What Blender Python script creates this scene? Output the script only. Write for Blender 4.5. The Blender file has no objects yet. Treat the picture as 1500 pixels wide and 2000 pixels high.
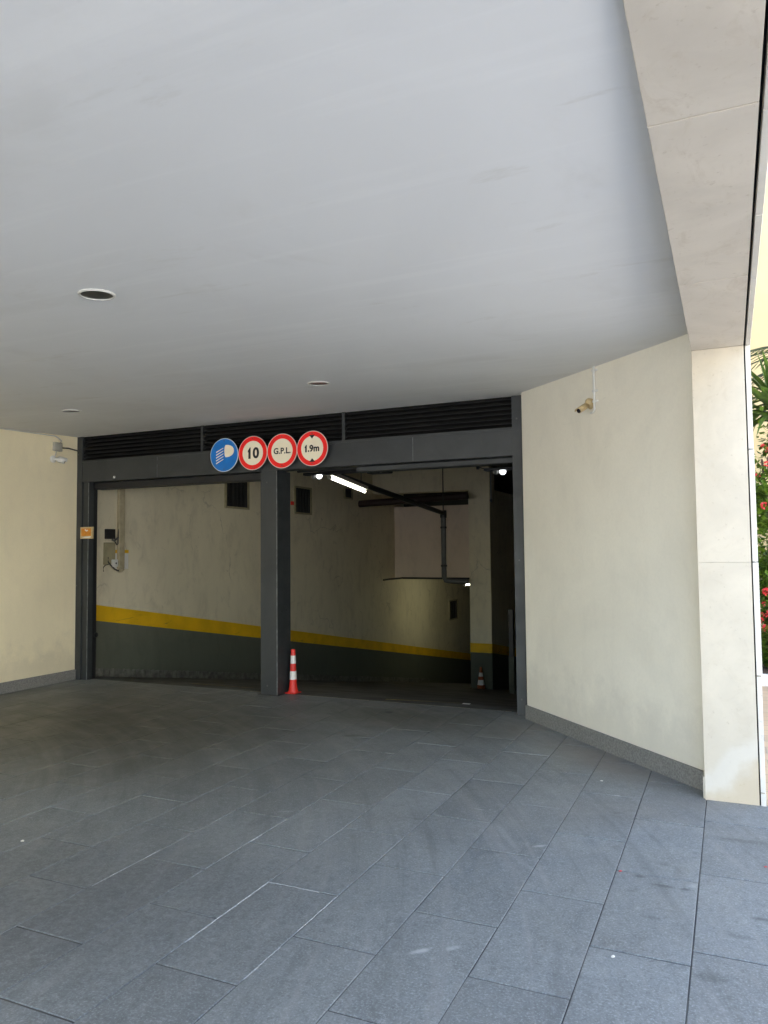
import bpy, bmesh, math, random
from mathutils import Vector, Matrix
random.seed(7)
PI = math.pi
scene = bpy.context.scene

# ------------------------------------------------------------------ camera
cam_d = bpy.data.cameras.new('camera')
cam = bpy.data.objects.new('camera', cam_d)
scene.collection.objects.link(cam)
cam_d.sensor_fit = 'VERTICAL'
cam_d.sensor_height = 36.0
cam_d.lens = 36.0 * 1490.0 / 2000.0
cam_d.clip_start = 0.05
cam_d.clip_end = 800
dY = Vector((676, -74, -1490)).normalized()          # building axes seen in camera space
dX = Vector((3268, 112, 1490)); dX = (dX - dX.dot(dY) * dY).normalized()
dZ = dX.cross(dY)
cam.matrix_world = Matrix.Translation((0, 0, 1.58)) @ Matrix((dX, dY, dZ)).to_4x4()
scene.camera = cam

# ------------------------------------------------------------------ sky and sun
SUN_EL, SUN_X, SUN_Y = 55.0, -1.20, -1.0             # the sun stands behind the camera, a little to the left
SUN_AZ = math.atan2(SUN_X, SUN_Y)
world = bpy.data.worlds.new('World'); scene.world = world
world.use_nodes = True
wn = world.node_tree
sky = wn.nodes.new('ShaderNodeTexSky')
sky.sky_type = 'NISHITA'; sky.sun_disc = False
sky.sun_elevation = math.radians(SUN_EL); sky.sun_rotation = SUN_AZ
sky.dust_density = 1.5
wn.links.new(sky.outputs[0], wn.nodes['Background'].inputs[0])
wn.nodes['Background'].inputs[1].default_value = 0.15
sun_d = bpy.data.lights.new('sun', 'SUN')
sun_d.energy = 3.7; sun_d.angle = math.radians(0.5); sun_d.color = (1.0, 0.96, 0.90)
sun = bpy.data.objects.new('sun', sun_d); scene.collection.objects.link(sun)
sdir = Vector((math.sin(SUN_AZ) * math.cos(math.radians(SUN_EL)), math.cos(SUN_AZ) * math.cos(math.radians(SUN_EL)), math.sin(math.radians(SUN_EL))))
sun.rotation_euler = sdir.to_track_quat('Z', 'Y').to_euler()
sun.location = (-3, -12, 15)
scene.view_settings.view_transform = 'Standard'
scene.view_settings.look = 'None'
scene.view_settings.gamma = 1.0
scene.view_settings.use_curve_mapping = False
scene.view_settings.exposure = 2.78
TUBE = 2.6                                          # fluorescent tubes
try:
    scene.cycles.max_bounces = 10; scene.cycles.diffuse_bounces = 8
except Exception:
    pass

# ------------------------------------------------------------------ helpers
COL = scene.collection
BASE = {}

def box(bm, x0, y0, z0, x1, y1, z1):
    v = [bm.verts.new(p) for p in ((x0, y0, z0), (x1, y0, z0), (x1, y1, z0), (x0, y1, z0), (x0, y0, z1), (x1, y0, z1), (x1, y1, z1), (x0, y1, z1))]
    fs = []
    for f in ((3, 2, 1, 0), (4, 5, 6, 7), (0, 1, 5, 4), (1, 2, 6, 5), (2, 3, 7, 6), (3, 0, 4, 7)):
        fs.append(bm.faces.new([v[i] for i in f]))
    return v

def prism(bm, pts, z0, z1):
    """upright prism over a plan polygon; z1 may be a function of (x, y)"""
    f0 = z0 if callable(z0) else (lambda x, y: z0)
    f1 = z1 if callable(z1) else (lambda x, y: z1)
    a = [bm.verts.new((x, y, f0(x, y))) for x, y in pts]
    b = [bm.verts.new((x, y, f1(x, y))) for x, y in pts]
    n = len(pts)
    bm.faces.new(a[::-1]); bm.faces.new(b)
    for i in range(n):
        j = (i + 1) % n
        bm.faces.new((a[i], a[j], b[j], b[i]))

def frame_of(d):
    d = Vector(d).normalized()
    u = d.cross(Vector((0, 0, 1)))
    if u.length < 1e-4:
        u = Vector((1, 0, 0))
    u.normalize(); return u, d.cross(u).normalized(), d

def lathe(bm, prof, origin, axis=(0, 0, 1), seg=20, cap=True):
    """prof = [(radius, height)]"""
    u, w, d = frame_of(axis); o = Vector(origin); rings = []
    for r, h in prof:
        rings.append([bm.verts.new(o + d * h + (u * math.cos(2 * PI * k / seg) + w * math.sin(2 * PI * k / seg)) * r) for k in range(seg)])
    for a, b in zip(rings, rings[1:]):
        for k in range(seg):
            bm.faces.new((a[k], a[(k + 1) % seg], b[(k + 1) % seg], b[k]))
    if cap:
        bm.faces.new(rings[0][::-1]); bm.faces.new(rings[-1])

def tube(bm, pts, r, seg=8):
    pts = [Vector(p) for p in pts]; rings = []
    for i, p in enumerate(pts):
        d = (pts[min(i + 1, len(pts) - 1)] - pts[max(i - 1, 0)])
        u, w, d = frame_of(d)
        rings.append([bm.verts.new(p + (u * math.cos(2 * PI * k / seg) + w * math.sin(2 * PI * k / seg)) * r) for k in range(seg)])
    for a, b in zip(rings, rings[1:]):
        for k in range(seg):
            bm.faces.new((a[k], a[(k + 1) % seg], b[(k + 1) % seg], b[k]))
    bm.faces.new(rings[0][::-1]); bm.faces.new(rings[-1])

def thing(name, label, cat, loc=(0, 0, 0), group=None):
    o = bpy.data.objects.new(name, None); COL.objects.link(o)
    o.location = loc; o.empty_display_size = 0.1
    o['label'] = label; o['category'] = cat
    if group: o['group'] = group
    BASE[o.name] = Vector(loc)
    return o

def tag(o, label, cat, group=None):
    o['label'] = label; o['category'] = cat
    if group: o['group'] = group
    return o

def obj(name, bm, m, parent=None, smooth=False, bevel=0.0, origin=None):
    """links a bmesh given in world coordinates as one mesh object"""
    bmesh.ops.recalc_face_normals(bm, faces=bm.faces[:])
    base = BASE.get(parent.name, Vector()) if parent else (Vector(origin) if origin else Vector())
    if base.length: bmesh.ops.translate(bm, vec=-base, verts=bm.verts[:])
    me = bpy.data.meshes.new(name); bm.to_mesh(me); bm.free()
    if smooth:
        for p in me.polygons: p.use_smooth = True
    me.materials.append(m)
    o = bpy.data.objects.new(name, me); COL.objects.link(o)
    if parent: o.parent = parent
    elif origin: o.location = base
    BASE[o.name] = base
    if bevel:
        b = o.modifiers.new('edge', 'BEVEL'); b.width = bevel; b.segments = 2; b.limit_method = 'ANGLE'; b.angle_limit = math.radians(40)
    if smooth:
        es = o.modifiers.new('split', 'EDGE_SPLIT'); es.split_angle = math.radians(40)
    return o

def struct(name, bm, m, label=None, **k):
    o = obj(name, bm, m, **k); o['kind'] = 'structure'
    if label: o['label'] = label
    return o

def B(*boxes):
    bm = bmesh.new()
    for b in boxes: box(bm, *b)
    return bm

# ------------------------------------------------------------------ materials
class Mat:
    def __init__(s, name, rough=0.6, spec=0.5, metal=0.0):
        s.m = bpy.data.materials.new(name); s.m.use_nodes = True
        s.t = s.m.node_tree; s.n = s.t.nodes; s.b = s.n['Principled BSDF']
        s.b.inputs['Roughness'].default_value = rough
        s.b.inputs['Specular IOR Level'].default_value = spec
        s.b.inputs['Metallic'].default_value = metal
        s.pos = s.n.new('ShaderNodeNewGeometry').outputs['Position']
    def link(s, a, b): s.t.links.new(a, b)
    def noise(s, scale, detail=4, rough=0.55, dist=0.0, vec=None, stretch=None):
        n = s.n.new('ShaderNodeTexNoise')
        n.inputs['Scale'].default_value = scale; n.inputs['Detail'].default_value = detail
        n.inputs['Roughness'].default_value = rough; n.inputs['Distortion'].default_value = dist
        v = vec or s.pos
        if stretch:
            mp = s.n.new('ShaderNodeMapping'); mp.inputs['Scale'].default_value = stretch
            s.link(v, mp.inputs['Vector']); v = mp.outputs[0]
        s.link(v, n.inputs['Vector']); return n.outputs['Fac']
    def ramp(s, fac, lo, hi, a=0.0, b=1.0):
        r = s.n.new('ShaderNodeMapRange'); r.interpolation_type = 'SMOOTHSTEP'
        for k, v in zip(('From Min', 'From Max', 'To Min', 'To Max'), (lo, hi, a, b)): r.inputs[k].default_value = v
        s.link(fac, r.inputs['Value']); return r.outputs[0]
    def math(s, op, a, b=None):
        n = s.n.new('ShaderNodeMath'); n.operation = op
        for i, v in enumerate((a, b)):
            if v is None: continue
            if isinstance(v, (int, float)): n.inputs[i].default_value = v
            else: s.link(v, n.inputs[i])
        return n.outputs[0]
    def mix(s, fac, a, b, mode='MIX'):
        n = s.n.new('ShaderNodeMix'); n.data_type = 'RGBA'; n.blend_type = mode; n.clamp_factor = True
        if isinstance(fac, (int, float)): n.inputs[0].default_value = fac
        else: s.link(fac, n.inputs[0])
        for sock, v in ((n.inputs[6], a), (n.inputs[7], b)):
            if isinstance(v, (tuple, list)): sock.default_value = tuple(v)[:3] + (1,)
            else: s.link(v, sock)
        return n.outputs[2]
    def color(s, c):
        if isinstance(c, (tuple, list)): s.b.inputs['Base Color'].default_value = tuple(c)[:3] + (1,)
        else: s.link(c, s.b.inputs['Base Color'])
    def bump(s, h, strength=0.2, dist=0.01):
        n = s.n.new('ShaderNodeBump'); n.inputs['Strength'].default_value = strength; n.inputs['Distance'].default_value = dist
        s.link(h, n.inputs['Height'])
        if s.b.inputs['Normal'].is_linked: s.link(s.b.inputs['Normal'].links[0].from_socket, n.inputs['Normal'])
        s.link(n.outputs[0], s.b.inputs['Normal'])
    def rough(s, v): s.link(v, s.b.inputs['Roughness'])
    def spot(s, x, y, rx, ry, ang=0.0, ragged=0.5, soft=0.35):
        """a blot on the ground with an uneven outline"""
        mp = s.n.new('ShaderNodeMapping'); mp.vector_type = 'TEXTURE'
        mp.inputs['Location'].default_value = (x, y, 0); mp.inputs['Rotation'].default_value = (0, 0, ang); mp.inputs['Scale'].default_value = (rx, ry, 1)
        s.link(s.pos, mp.inputs['Vector'])
        ln = s.n.new('ShaderNodeVectorMath'); ln.operation = 'LENGTH'; s.link(mp.outputs[0], ln.inputs[0])
        d = s.math('ADD', ln.outputs['Value'], s.math('MULTIPLY', s.math('SUBTRACT', s.noise(3.0 / max(rx, ry) * 0.35, 3), 0.5), ragged * 2))
        return s.ramp(d, 1.0, 1.0 - soft)

def sc(c, k): return tuple(x * k for x in c)

def simple(name, c, rough=0.5, spec=0.5, metal=0.0, var=0.12, scale=9.0, bump=0.0):
    s = Mat(name, rough, spec, metal)
    f = s.ramp(s.noise(scale, 5), 0.3, 0.7)
    s.color(s.mix(f, sc(c, 1 - var), sc(c, 1 + var)))
    if bump: s.bump(s.noise(scale * 12, 4), bump, 0.004)
    return s.m

# painted plaster soffit with faint filling patches, roller texture and hairline cracks
s = Mat('ceiling_paint', 0.75, 0.3)
f1 = s.ramp(s.noise(0.45, 5, 0.55, 0.6), 0.32, 0.68)
f2 = s.ramp(s.noise(1.1, 6, 0.6, 0.8), 0.5, 0.75)
c = s.mix(f1, (0.775, 0.775, 0.77), (0.83, 0.83, 0.825))
c = s.mix(s.math('MULTIPLY', f2, 0.38), c, (0.68, 0.67, 0.64))
sq = s.ramp(s.noise(2.3, 6, 0.7, 0.3, stretch=(0.5, 1.6, 1)), 0.60, 0.72)
c = s.mix(s.math('MULTIPLY', sq, 0.38), c, (0.64, 0.62, 0.57))
rl_ = s.noise(1.0, 4, 0.6, 0.1, stretch=(0.5, 7.0, 1))                    # roller lanes
c = s.mix(s.math('MULTIPLY', s.ramp(rl_, 0.52, 0.66), 0.30), c, (0.88, 0.88, 0.87))
for (x, y, r1) in ((-2.989, 2.972, 0.26), (-3.222, 5.76, 0.20), (-6.088, 5.731, 0.2)):      # filled cut-outs round the lamps
    c = s.mix(s.math('MULTIPLY', s.spot(x, y, r1, r1 * 0.8, 0.3, 0.35, 0.5), 0.35), c, (0.86, 0.85, 0.83))
s.color(c)
s.bump(s.noise(0.7, 3, 0.5, 0.3), 0.16, 0.05)
s.bump(s.noise(70, 4), 0.10, 0.002)
M_ceiling = s.m

def plaster(name, c, dirt=(0.4, 0.36, 0.28), amount=0.3, crack=False):
    s = Mat(name, 0.85, 0.25)
    f1 = s.ramp(s.noise(0.8, 6, 0.6, 0.6), 0.3, 0.7)
    f2 = s.ramp(s.noise(5, 6, 0.65, 0.5, stretch=(1, 1, 0.45)), 0.45, 0.8)
    f3 = s.ramp(s.noise(46, 4, 0.6), 0.3, 0.75)
    col = s.mix(f1, sc(c, 0.95), sc(c, 1.04))
    col = s.mix(s.math('MULTIPLY', f2, amount * 0.6), col, dirt)
    col = s.mix(s.math('MULTIPLY', f3, 0.10), col, sc(c, 0.72))
    if crack:
        v = s.n.new('ShaderNodeTexVoronoi'); v.feature = 'DISTANCE_TO_EDGE'; v.inputs['Scale'].default_value = 1.3
        nz = s.n.new('ShaderNodeTexNoise'); nz.inputs['Scale'].default_value = 2.5; nz.inputs['Detail'].default_value = 5
        s.link(s.pos, nz.inputs['Vector'])
        mx = s.n.new('ShaderNodeMix'); mx.data_type = 'VECTOR'; mx.inputs[0].default_value = 0.35
        s.link(s.pos, mx.inputs[4]); s.link(nz.outputs['Color'], mx.inputs[5]); s.link(mx.outputs[1], v.inputs['Vector'])
        ck = s.math('MULTIPLY', s.ramp(v.outputs['Distance'], 0.012, 0.0), s.ramp(s.noise(1.1, 3), 0.5, 0.62))
        col = s.mix(s.math('MULTIPLY', ck, 0.45), col, sc(c, 0.35))
        sm = s.ramp(s.noise(3.5, 5, 0.6, 1.5), 0.58, 0.75)
        col = s.mix(s.math('MULTIPLY', sm, 0.35), col, sc(c, 0.5))
    spz = s.n.new('ShaderNodeSeparateXYZ'); s.link(s.pos, spz.inputs[0])
    low = s.ramp(s.math('ADD', spz.outputs['Z'], s.math('MULTIPLY', s.noise(4, 5, 0.7), -0.9)), 0.15, -0.25)
    if not crack: col = s.mix(s.math('MULTIPLY', low, 0.30), col, dirt)
    rub = s.math('MULTIPLY', s.ramp(s.noise(2.2, 6, 0.75, 0.4, stretch=(1, 1, 9)), 0.64, 0.70), s.ramp(s.noise(0.9, 2), 0.5, 0.6))
    col = s.mix(s.math('MULTIPLY', rub, 0.22), col, sc(c, 0.45))
    s.color(col)
    s.bump(s.noise(1.1, 3), 0.12, 0.02)
    s.bump(s.noise(150, 4, 0.65), 0.35, 0.003)
    return s.m

M_wall_left = plaster('cream_plaster', (0.92, 0.815, 0.56), amount=0.15)
M_wall_right = plaster('grey_cream_plaster', (0.87, 0.82, 0.69), (0.5, 0.47, 0.4), 0.22)
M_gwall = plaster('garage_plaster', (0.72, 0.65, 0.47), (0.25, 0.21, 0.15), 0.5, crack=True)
M_gblock = plaster('garage_block_plaster', (0.70, 0.58, 0.45), (0.25, 0.2, 0.15), 0.4)
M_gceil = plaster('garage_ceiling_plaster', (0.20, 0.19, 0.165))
M_gshade = plaster('shaded_garage_plaster', (0.07, 0.068, 0.055), (0.03, 0.05, 0.04), 0.5)  # garage plaster darkened so its colour carries the shade at right and back
M_dado = plaster('grey_green_dado', (0.135, 0.14, 0.105), (0.06, 0.08, 0.06), 0.5)
s = Mat('yellow_band_paint', 0.6, 0.4)
c = s.mix(s.ramp(s.noise(3, 5), 0.3, 0.7), (0.70, 0.41, 0.007), (0.86, 0.51, 0.010))
c = s.mix(s.math('MULTIPLY', s.ramp(s.noise(1.0, 6, 0.75, 0.4, stretch=(1, 1.5, 16)), 0.60, 0.68), 0.50), c, (0.16, 0.11, 0.03))
c = s.mix(s.math('MULTIPLY', s.ramp(s.noise(14, 5, 0.7), 0.66, 0.72), 0.7), c, (0.42, 0.38, 0.28))
s.color(c); s.bump(s.noise(120, 4), 0.3, 0.003)
M_yellow = s.m
M_yellow_line = simple('worn_yellow_line', (0.30, 0.25, 0.08), 0.7, var=0.5, scale=14)

# cream limestone cladding
def stone(name, c, veins=0.35, foot_tone=False):
    s = Mat(name, 0.6, 0.4)
    f1 = s.ramp(s.noise(1.7, 6, 0.6, 0.9), 0.3, 0.72)
    f2 = s.ramp(s.noise(7, 6, 0.7, 1.5, stretch=(1, 0.6, 1)), 0.5, 0.78)
    f3 = s.ramp(s.noise(30, 4, 0.65), 0.62, 0.72)
    oi = s.n.new('ShaderNodeObjectInfo')
    col = s.mix(f1, sc(c, 0.90), sc(c, 1.07))
    col = s.mix(s.math('MULTIPLY', f2, veins * 0.5), col, (c[0] * 0.72, c[1] * 0.66, c[2] * 0.58))
    col = s.mix(s.math('MULTIPLY', f3, 0.38), col, (c[0] * 0.62, c[1] * 0.56, c[2] * 0.48))
    col = s.mix(s.math('MULTIPLY', oi.outputs['Random'], 0.14), col, sc(c, 0.80))
    if foot_tone:      # an ochre foot under a paler slanting band
        sp = s.n.new('ShaderNodeSeparateXYZ'); s.link(s.pos, sp.inputs[0])
        zz = s.math('ADD', s.math('SUBTRACT', sp.outputs['Z'], s.math('MULTIPLY', sp.outputs['X'], 0.9)), s.math('MULTIPLY', s.math('SUBTRACT', s.noise(5, 5), 0.5), 0.35))
        w = s.math('MULTIPLY', s.ramp(zz, 0.42, 0.30), s.ramp(zz, 0.10, 0.20))
        col = s.mix(s.math('MULTIPLY', w, 0.38), col, (0.70, 0.67, 0.60))
        col = s.mix(s.math('MULTIPLY', s.ramp(zz, 0.22, 0.08), 0.45), col, (c[0] * 0.82, c[1] * 0.72, c[2] * 0.56))
    s.color(col)
    s.bump(s.noise(60, 5, 0.7), 0.12, 0.003)
    return s.m
M_stone = stone('limestone', (0.62, 0.55, 0.43), veins=0.6, foot_tone=True)
M_stone_edge = stone('limestone_edge', (0.72, 0.68, 0.60))
M_soffit_stone = stone('limestone_soffit', (0.66, 0.595, 0.505), veins=1.1)
M_groove = simple('dark_joint', (0.012, 0.011, 0.012), 0.9)

# dark slate paving, one colour per slab with dust, scuffs and blots
s = Mat('slate_paving', 0.5, 0.45)
oi = s.n.new('ShaderNodeObjectInfo')
base = (0.205, 0.222, 0.224)
c = s.mix(oi.outputs['Random'], sc(base, 0.84), sc(base, 1.12))
mp_ = s.n.new('ShaderNodeVectorMath'); mp_.operation = 'ADD'            # every slab has its own cleft pattern
mr_ = s.n.new('ShaderNodeVectorMath'); mr_.operation = 'SCALE'; mr_.inputs[0].default_value = (37, 71, 13); s.link(oi.outputs['Random'], mr_.inputs['Scale'])
s.link(s.pos, mp_.inputs[0]); s.link(mr_.outputs[0], mp_.inputs[1]); own = mp_.outputs[0]
cf = s.noise(7, 8, 0.75, 1.2, vec=own, stretch=(1.0, 0.5, 1))
cl = s.ramp(s.noise(1.5, 6, 0.65, 0.7), 0.32, 0.68)
c = s.mix(s.math('MULTIPLY', cl, 0.40), c, sc(base, 0.68))
c = s.mix(s.math('MULTIPLY', s.ramp(cf, 0.50, 0.70), 0.55), c, sc(base, 0.58))
c = s.mix(s.math('MULTIPLY', s.ramp(cf, 0.45, 0.30), 0.45), c, sc(base, 1.35))
m3 = s.noise(34, 5, 0.75, 0.4, vec=own)
c = s.mix(s.math('MULTIPLY', s.ramp(m3, 0.52, 0.66), 0.55), c, sc(base, 0.58))
c = s.mix(s.math('MULTIPLY', s.ramp(m3, 0.46, 0.34), 0.50), c, sc(base, 1.55))
gr = s.noise(105, 3, 0.7)
c = s.mix(s.math('MULTIPLY', s.ramp(gr, 0.54, 0.64), 0.60), c, sc(base, 1.75))
c = s.mix(s.math('MULTIPLY', s.ramp(gr, 0.44, 0.36), 0.50), c, sc(base, 0.50))
# tyre sweep: faint arcs of scuffing round the turn into the gate
spx = s.n.new('ShaderNodeSeparateXYZ'); s.link(s.pos, spx.inputs[0])
ax_ = s.math('ADD', spx.outputs['X'], 7.5); ay_ = s.math('ADD', spx.outputs['Y'], -1.0)
rad = s.math('SQRT', s.math('ADD', s.math('MULTIPLY', ax_, ax_), s.math('MULTIPLY', ay_, ay_))); the = s.math('ARCTAN2', ay_, ax_)
cx_ = s.n.new('ShaderNodeCombineXYZ'); s.link(s.math('MULTIPLY', rad, 9.0), cx_.inputs[0]); s.link(s.math('MULTIPLY', the, 3.0), cx_.inputs[1])
arc = s.noise(1.0, 5, 0.7, 0.2, vec=cx_.outputs[0])
c = s.mix(s.math('MULTIPLY', s.ramp(arc, 0.52, 0.66), 0.30), c, (0.30, 0.30, 0.295))
c = s.mix(s.math('MULTIPLY', s.ramp(arc, 0.46, 0.34), 0.35), c, sc(base, 0.55))
dustp = None
for (x, y, rx, ry, a, k) in ((-0.95, 6.05, 1.05, 0.42, -0.82, 0.75), (-1.75, 6.75, 0.45, 0.6, 0, 0.5), (-3.0, 6.6, 0.8, 0.4, 0.2, 0.3), (-0.25, 5.2, 0.5, 0.3, 0, 0.25), (-0.5, 4.9, 0.7, 0.5, 0.3, 0.2)):
    m_ = s.math('MULTIPLY', s.spot(x, y, rx, ry, a, 0.4, 0.95), k)
    dustp = m_ if dustp is None else s.math('MAXIMUM', dustp, m_)
c = s.mix(dustp, c, (0.19, 0.172, 0.155))
worn = s.math('MULTIPLY', s.spot(-3.2, 2.5, 2.3, 1.5, 0.3, 0.35, 1.0), 0.65)  # near left floor darkened as well, fading daylight put into the colour
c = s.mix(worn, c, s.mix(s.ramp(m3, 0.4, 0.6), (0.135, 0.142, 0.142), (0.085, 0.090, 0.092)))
left_shade = s.math('MULTIPLY', s.math('MAXIMUM', s.spot(-5.7, 5.3, 4.6, 3.2, 0.1, 0.3, 1.0), s.math('MULTIPLY', s.spot(-3.2, 6.9, 2.2, 1.4, 0, 0.35, 1.0), 0.85)), 0.92)      # left floor and gate mouth: weaker daylight painted in as dark olive
c = s.mix(left_shade, c, s.mix(s.ramp(arc, 0.40, 0.62), (0.060, 0.058, 0.044), (0.100, 0.096, 0.074)))
dark = None
for (x, y, rx, ry, a, k) in ((0.02, 4.66, 0.20, 0.045, 0.0, 0.45), (-0.66, 4.86, 0.05, 0.035, 0, 0.28), (-0.60, 4.30, 0.045, 0.03, 0, 0.25), (-0.36, 4.17, 0.05, 0.03, 0, 0.28),
        (-0.45, 3.97, 0.03, 0.02, 0, 0.5), (-0.33, 3.90, 0.06, 0.018, 0, 0.55), (-0.24, 3.90, 0.04, 0.018, 0, 0.55), (0.08, 3.72, 0.05, 0.022, 0, 0.6), (-0.02, 3.52, 0.06, 0.03, 0, 0.3),
        (-0.1, 3.15, 0.08, 0.04, 0, 0.35), (-3.15, 7.01, 0.06, 0.05, 0, 0.9), (-3.03, 6.0, 0.10, 0.05, 0.4, 0.7), (-3.1, 7.2, 0.05, 0.05, 0, 0.6), (-0.36, 3.55, 0.05, 0.02, 0, 0.3), (-1.75, 4.3, 0.05, 0.02, 0, 0.3)):
    m_ = s.math('MULTIPLY', s.spot(x, y, rx * 1.2, ry * 1.3, a, 0.75, 0.9), k)
    dark = m_ if dark is None else s.math('MAXIMUM', dark, m_)
c = s.mix(dark, c, (0.030, 0.032, 0.035))
pale = None
for (x, y, rx, ry, a, k) in ((-1.17, 2.90, 0.07, 0.022, 0.9, 0.7), (-1.06, 2.97, 0.02, 0.05, -0.6, 0.4), (-0.98, 4.16, 0.05, 0.022, 0.7, 0.6), (-1.2, 4.25, 0.03, 0.30, 0.55, 0.18), (-1.3, 4.2, 0.02, 0.4, 0.5, 0.12),
        (-1.05, 3.95, 0.02, 0.5, 0.75, 0.12), (-2.55, 4.1, 0.09, 0.02, 0.5, 0.25), (-1.45, 4.6, 0.05, 0.012, 0, 0.45), (-0.72, 5.2, 0.04, 0.02, 0, 0.4), (-0.21, 3.95, 0.03, 0.035, 0, 0.35)):
    m_ = s.math('MULTIPLY', s.spot(x, y, rx, ry, a, 0.6, 0.8), k)
    pale = m_ if pale is None else s.math('MAXIMUM', pale, m_)
c = s.mix(pale, c, (0.48, 0.485, 0.49))
s.color(c)
s.rough(s.ramp(s.noise(2.1, 5, 0.65, 0.8), 0.25, 0.75, 0.40, 0.62))
s.bump(s.noise(300, 3, 0.6), 0.12, 0.0015)
s.bump(cf, 0.22, 0.004)
M_tile = s.m

s = Mat('dark_grout', 0.9)
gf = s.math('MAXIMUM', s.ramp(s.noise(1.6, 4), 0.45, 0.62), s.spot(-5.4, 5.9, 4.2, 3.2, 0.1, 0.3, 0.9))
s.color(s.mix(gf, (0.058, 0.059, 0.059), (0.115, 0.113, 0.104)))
M_grout = s.m
M_mortar = simple('pale_mortar', (0.29, 0.30, 0.305), 0.9, var=0.3, scale=60)
M_ramp = simple('garage_concrete', (0.085, 0.084, 0.078), 0.75, 0.3, var=0.4, scale=2.0, bump=0.2)
M_skirt = simple('grey_skirting_stone', (0.21, 0.205, 0.19), 0.65, 0.4, var=0.25, scale=75, bump=0.2)
M_gskirt = simple('garage_skirting_stone', (0.13, 0.13, 0.11), 0.75, 0.3, var=0.3, scale=12)

# dark grey painted steel with dust and scratches
s = Mat('grey_painted_steel', 0.48, 0.5)
c = s.mix(s.ramp(s.noise(2.0, 5, 0.6, 0.6), 0.3, 0.7), (0.029, 0.032, 0.032), (0.040, 0.044, 0.044))
c = s.mix(s.math('MULTIPLY', s.ramp(s.noise(30, 5, 0.7), 0.62, 0.72), 0.30), c, (0.14, 0.13, 0.12))
s.color(c); s.rough(s.ramp(s.noise(7, 4), 0.3, 0.7, 0.40, 0.58)); s.bump(s.noise(120, 3), 0.06, 0.002)
M_steel = s.m
M_slat = simple('brown_grey_slat', (0.011, 0.0105, 0.0095), 0.8, 0.2, var=0.25, scale=5)
M_seam = simple('worn_seam', (0.17, 0.18, 0.18), 0.5, var=0.35, scale=16)
M_black = simple('black_metal', (0.012, 0.012, 0.013), 0.5)
M_darkpipe = simple('dark_pipe', (0.030, 0.029, 0.027), 0.5)
M_greypipe = simple('grey_pipe', (0.10, 0.10, 0.09), 0.5)
M_redpipe = simple('dark_red_pipe', (0.028, 0.013, 0.011), 0.5)
M_white = simple('white_plastic', (0.72, 0.71, 0.66), 0.45, var=0.06)
M_beige = simple('aged_beige_plastic', (0.56, 0.43, 0.23), 0.5, var=0.15, scale=20)
M_boxgrey = simple('grey_box_plastic', (0.42, 0.40, 0.33), 0.6, var=0.1)
M_panel = simple('olive_grey_panel', (0.33, 0.29, 0.17), 0.6, var=0.1)
M_trunk = simple('beige_trunking', (0.42, 0.36, 0.23), 0.6, var=0.15)
M_cable = simple('dark_cable', (0.06, 0.055, 0.045), 0.6)
M_whitecable = simple('white_cable', (0.62, 0.60, 0.54), 0.6)
M_orange = simple('orange_plate', (0.62, 0.24, 0.02), 0.5, var=0.15, scale=30)
M_cone_red = simple('cone_red', (0.72, 0.030, 0.018), 0.45, var=0.1)
M_cone_white = simple('cone_white', (0.78, 0.76, 0.70), 0.4, var=0.05)
M_cone2_red = simple('faded_cone_orange', (0.36, 0.085, 0.012), 0.5, var=0.2)
M_sign_blue = simple('sign_blue', (0.004, 0.19, 0.62), 0.35, var=0.06)
M_sign_red = simple('sign_red', (0.98, 0.010, 0.008), 0.35, var=0.05)
M_sign_face = simple('sign_cream', (0.98, 0.88, 0.66), 0.4, var=0.03)
M_sign_rim = simple('sign_rim', (0.80, 0.62, 0.55), 0.35, var=0.05)
M_sign_bluerim = simple('sign_pale_rim', (0.62, 0.68, 0.72), 0.35, var=0.05)
M_sign_black = simple('sign_black', (0.012, 0.012, 0.012), 0.4)
M_lamp_rim = simple('lamp_white_rim', (0.58, 0.57, 0.53), 0.35, var=0.04)
M_lamp_can = simple('lamp_reflector', (0.09, 0.09, 0.085), 0.35, metal=0.6)
M_lens = simple('dark_lens', (0.02, 0.015, 0.022), 0.08, 0.8)
s = Mat('lamp_glass', 0.12, 0.7); s.color((0.06, 0.062, 0.052)); s.bump(s.noise(60, 2), 0.3, 0.004); M_lamp_glass = s.m

def emit(name, c, k):
    m = bpy.data.materials.new(name); m.use_nodes = True; t = m.node_tree
    e = t.nodes.new('ShaderNodeEmission'); e.inputs[0].default_value = c + (1,); e.inputs[1].default_value = k
    t.links.new(e.outputs[0], t.nodes['Material Output'].inputs[0]); return m
M_tube = emit('tube_light', (1.0, 1.0, 0.86), TUBE)
M_tube_far = emit('tube_light_far', (1.0, 1.0, 0.72), TUBE * 2.0)
M_emerg = emit('emergency_lamp_light', (0.92, 0.96, 1.0), TUBE * 0.35)

def foliage(name, c, var=0.5):
    s = Mat(name, 0.45, 0.45)
    oi = s.n.new('ShaderNodeObjectInfo')
    f = s.ramp(s.noise(7, 3), 0.3, 0.7)
    col = s.mix(f, sc(c, 1 - var), (c[0] * (1 + var * 1.3), c[1] * (1 + var), c[2]))
    s.color(s.mix(s.math('MULTIPLY', oi.outputs['Random'], 0.4), col, sc(c, 0.6)))
    s.b.inputs['Subsurface Weight'].default_value = 0.0
    tr = s.n.new('ShaderNodeBsdfTranslucent'); s.link(col, tr.inputs[0])
    ms = s.n.new('ShaderNodeMixShader'); ms.inputs[0].default_value = 0.3
    s.link(s.b.outputs[0], ms.inputs[1]); s.link(tr.outputs[0], ms.inputs[2]); s.link(ms.outputs[0], s.n['Material Output'].inputs[0])
    return s.m
M_leaf = foliage('shrub_leaf', (0.12, 0.215, 0.03))
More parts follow.
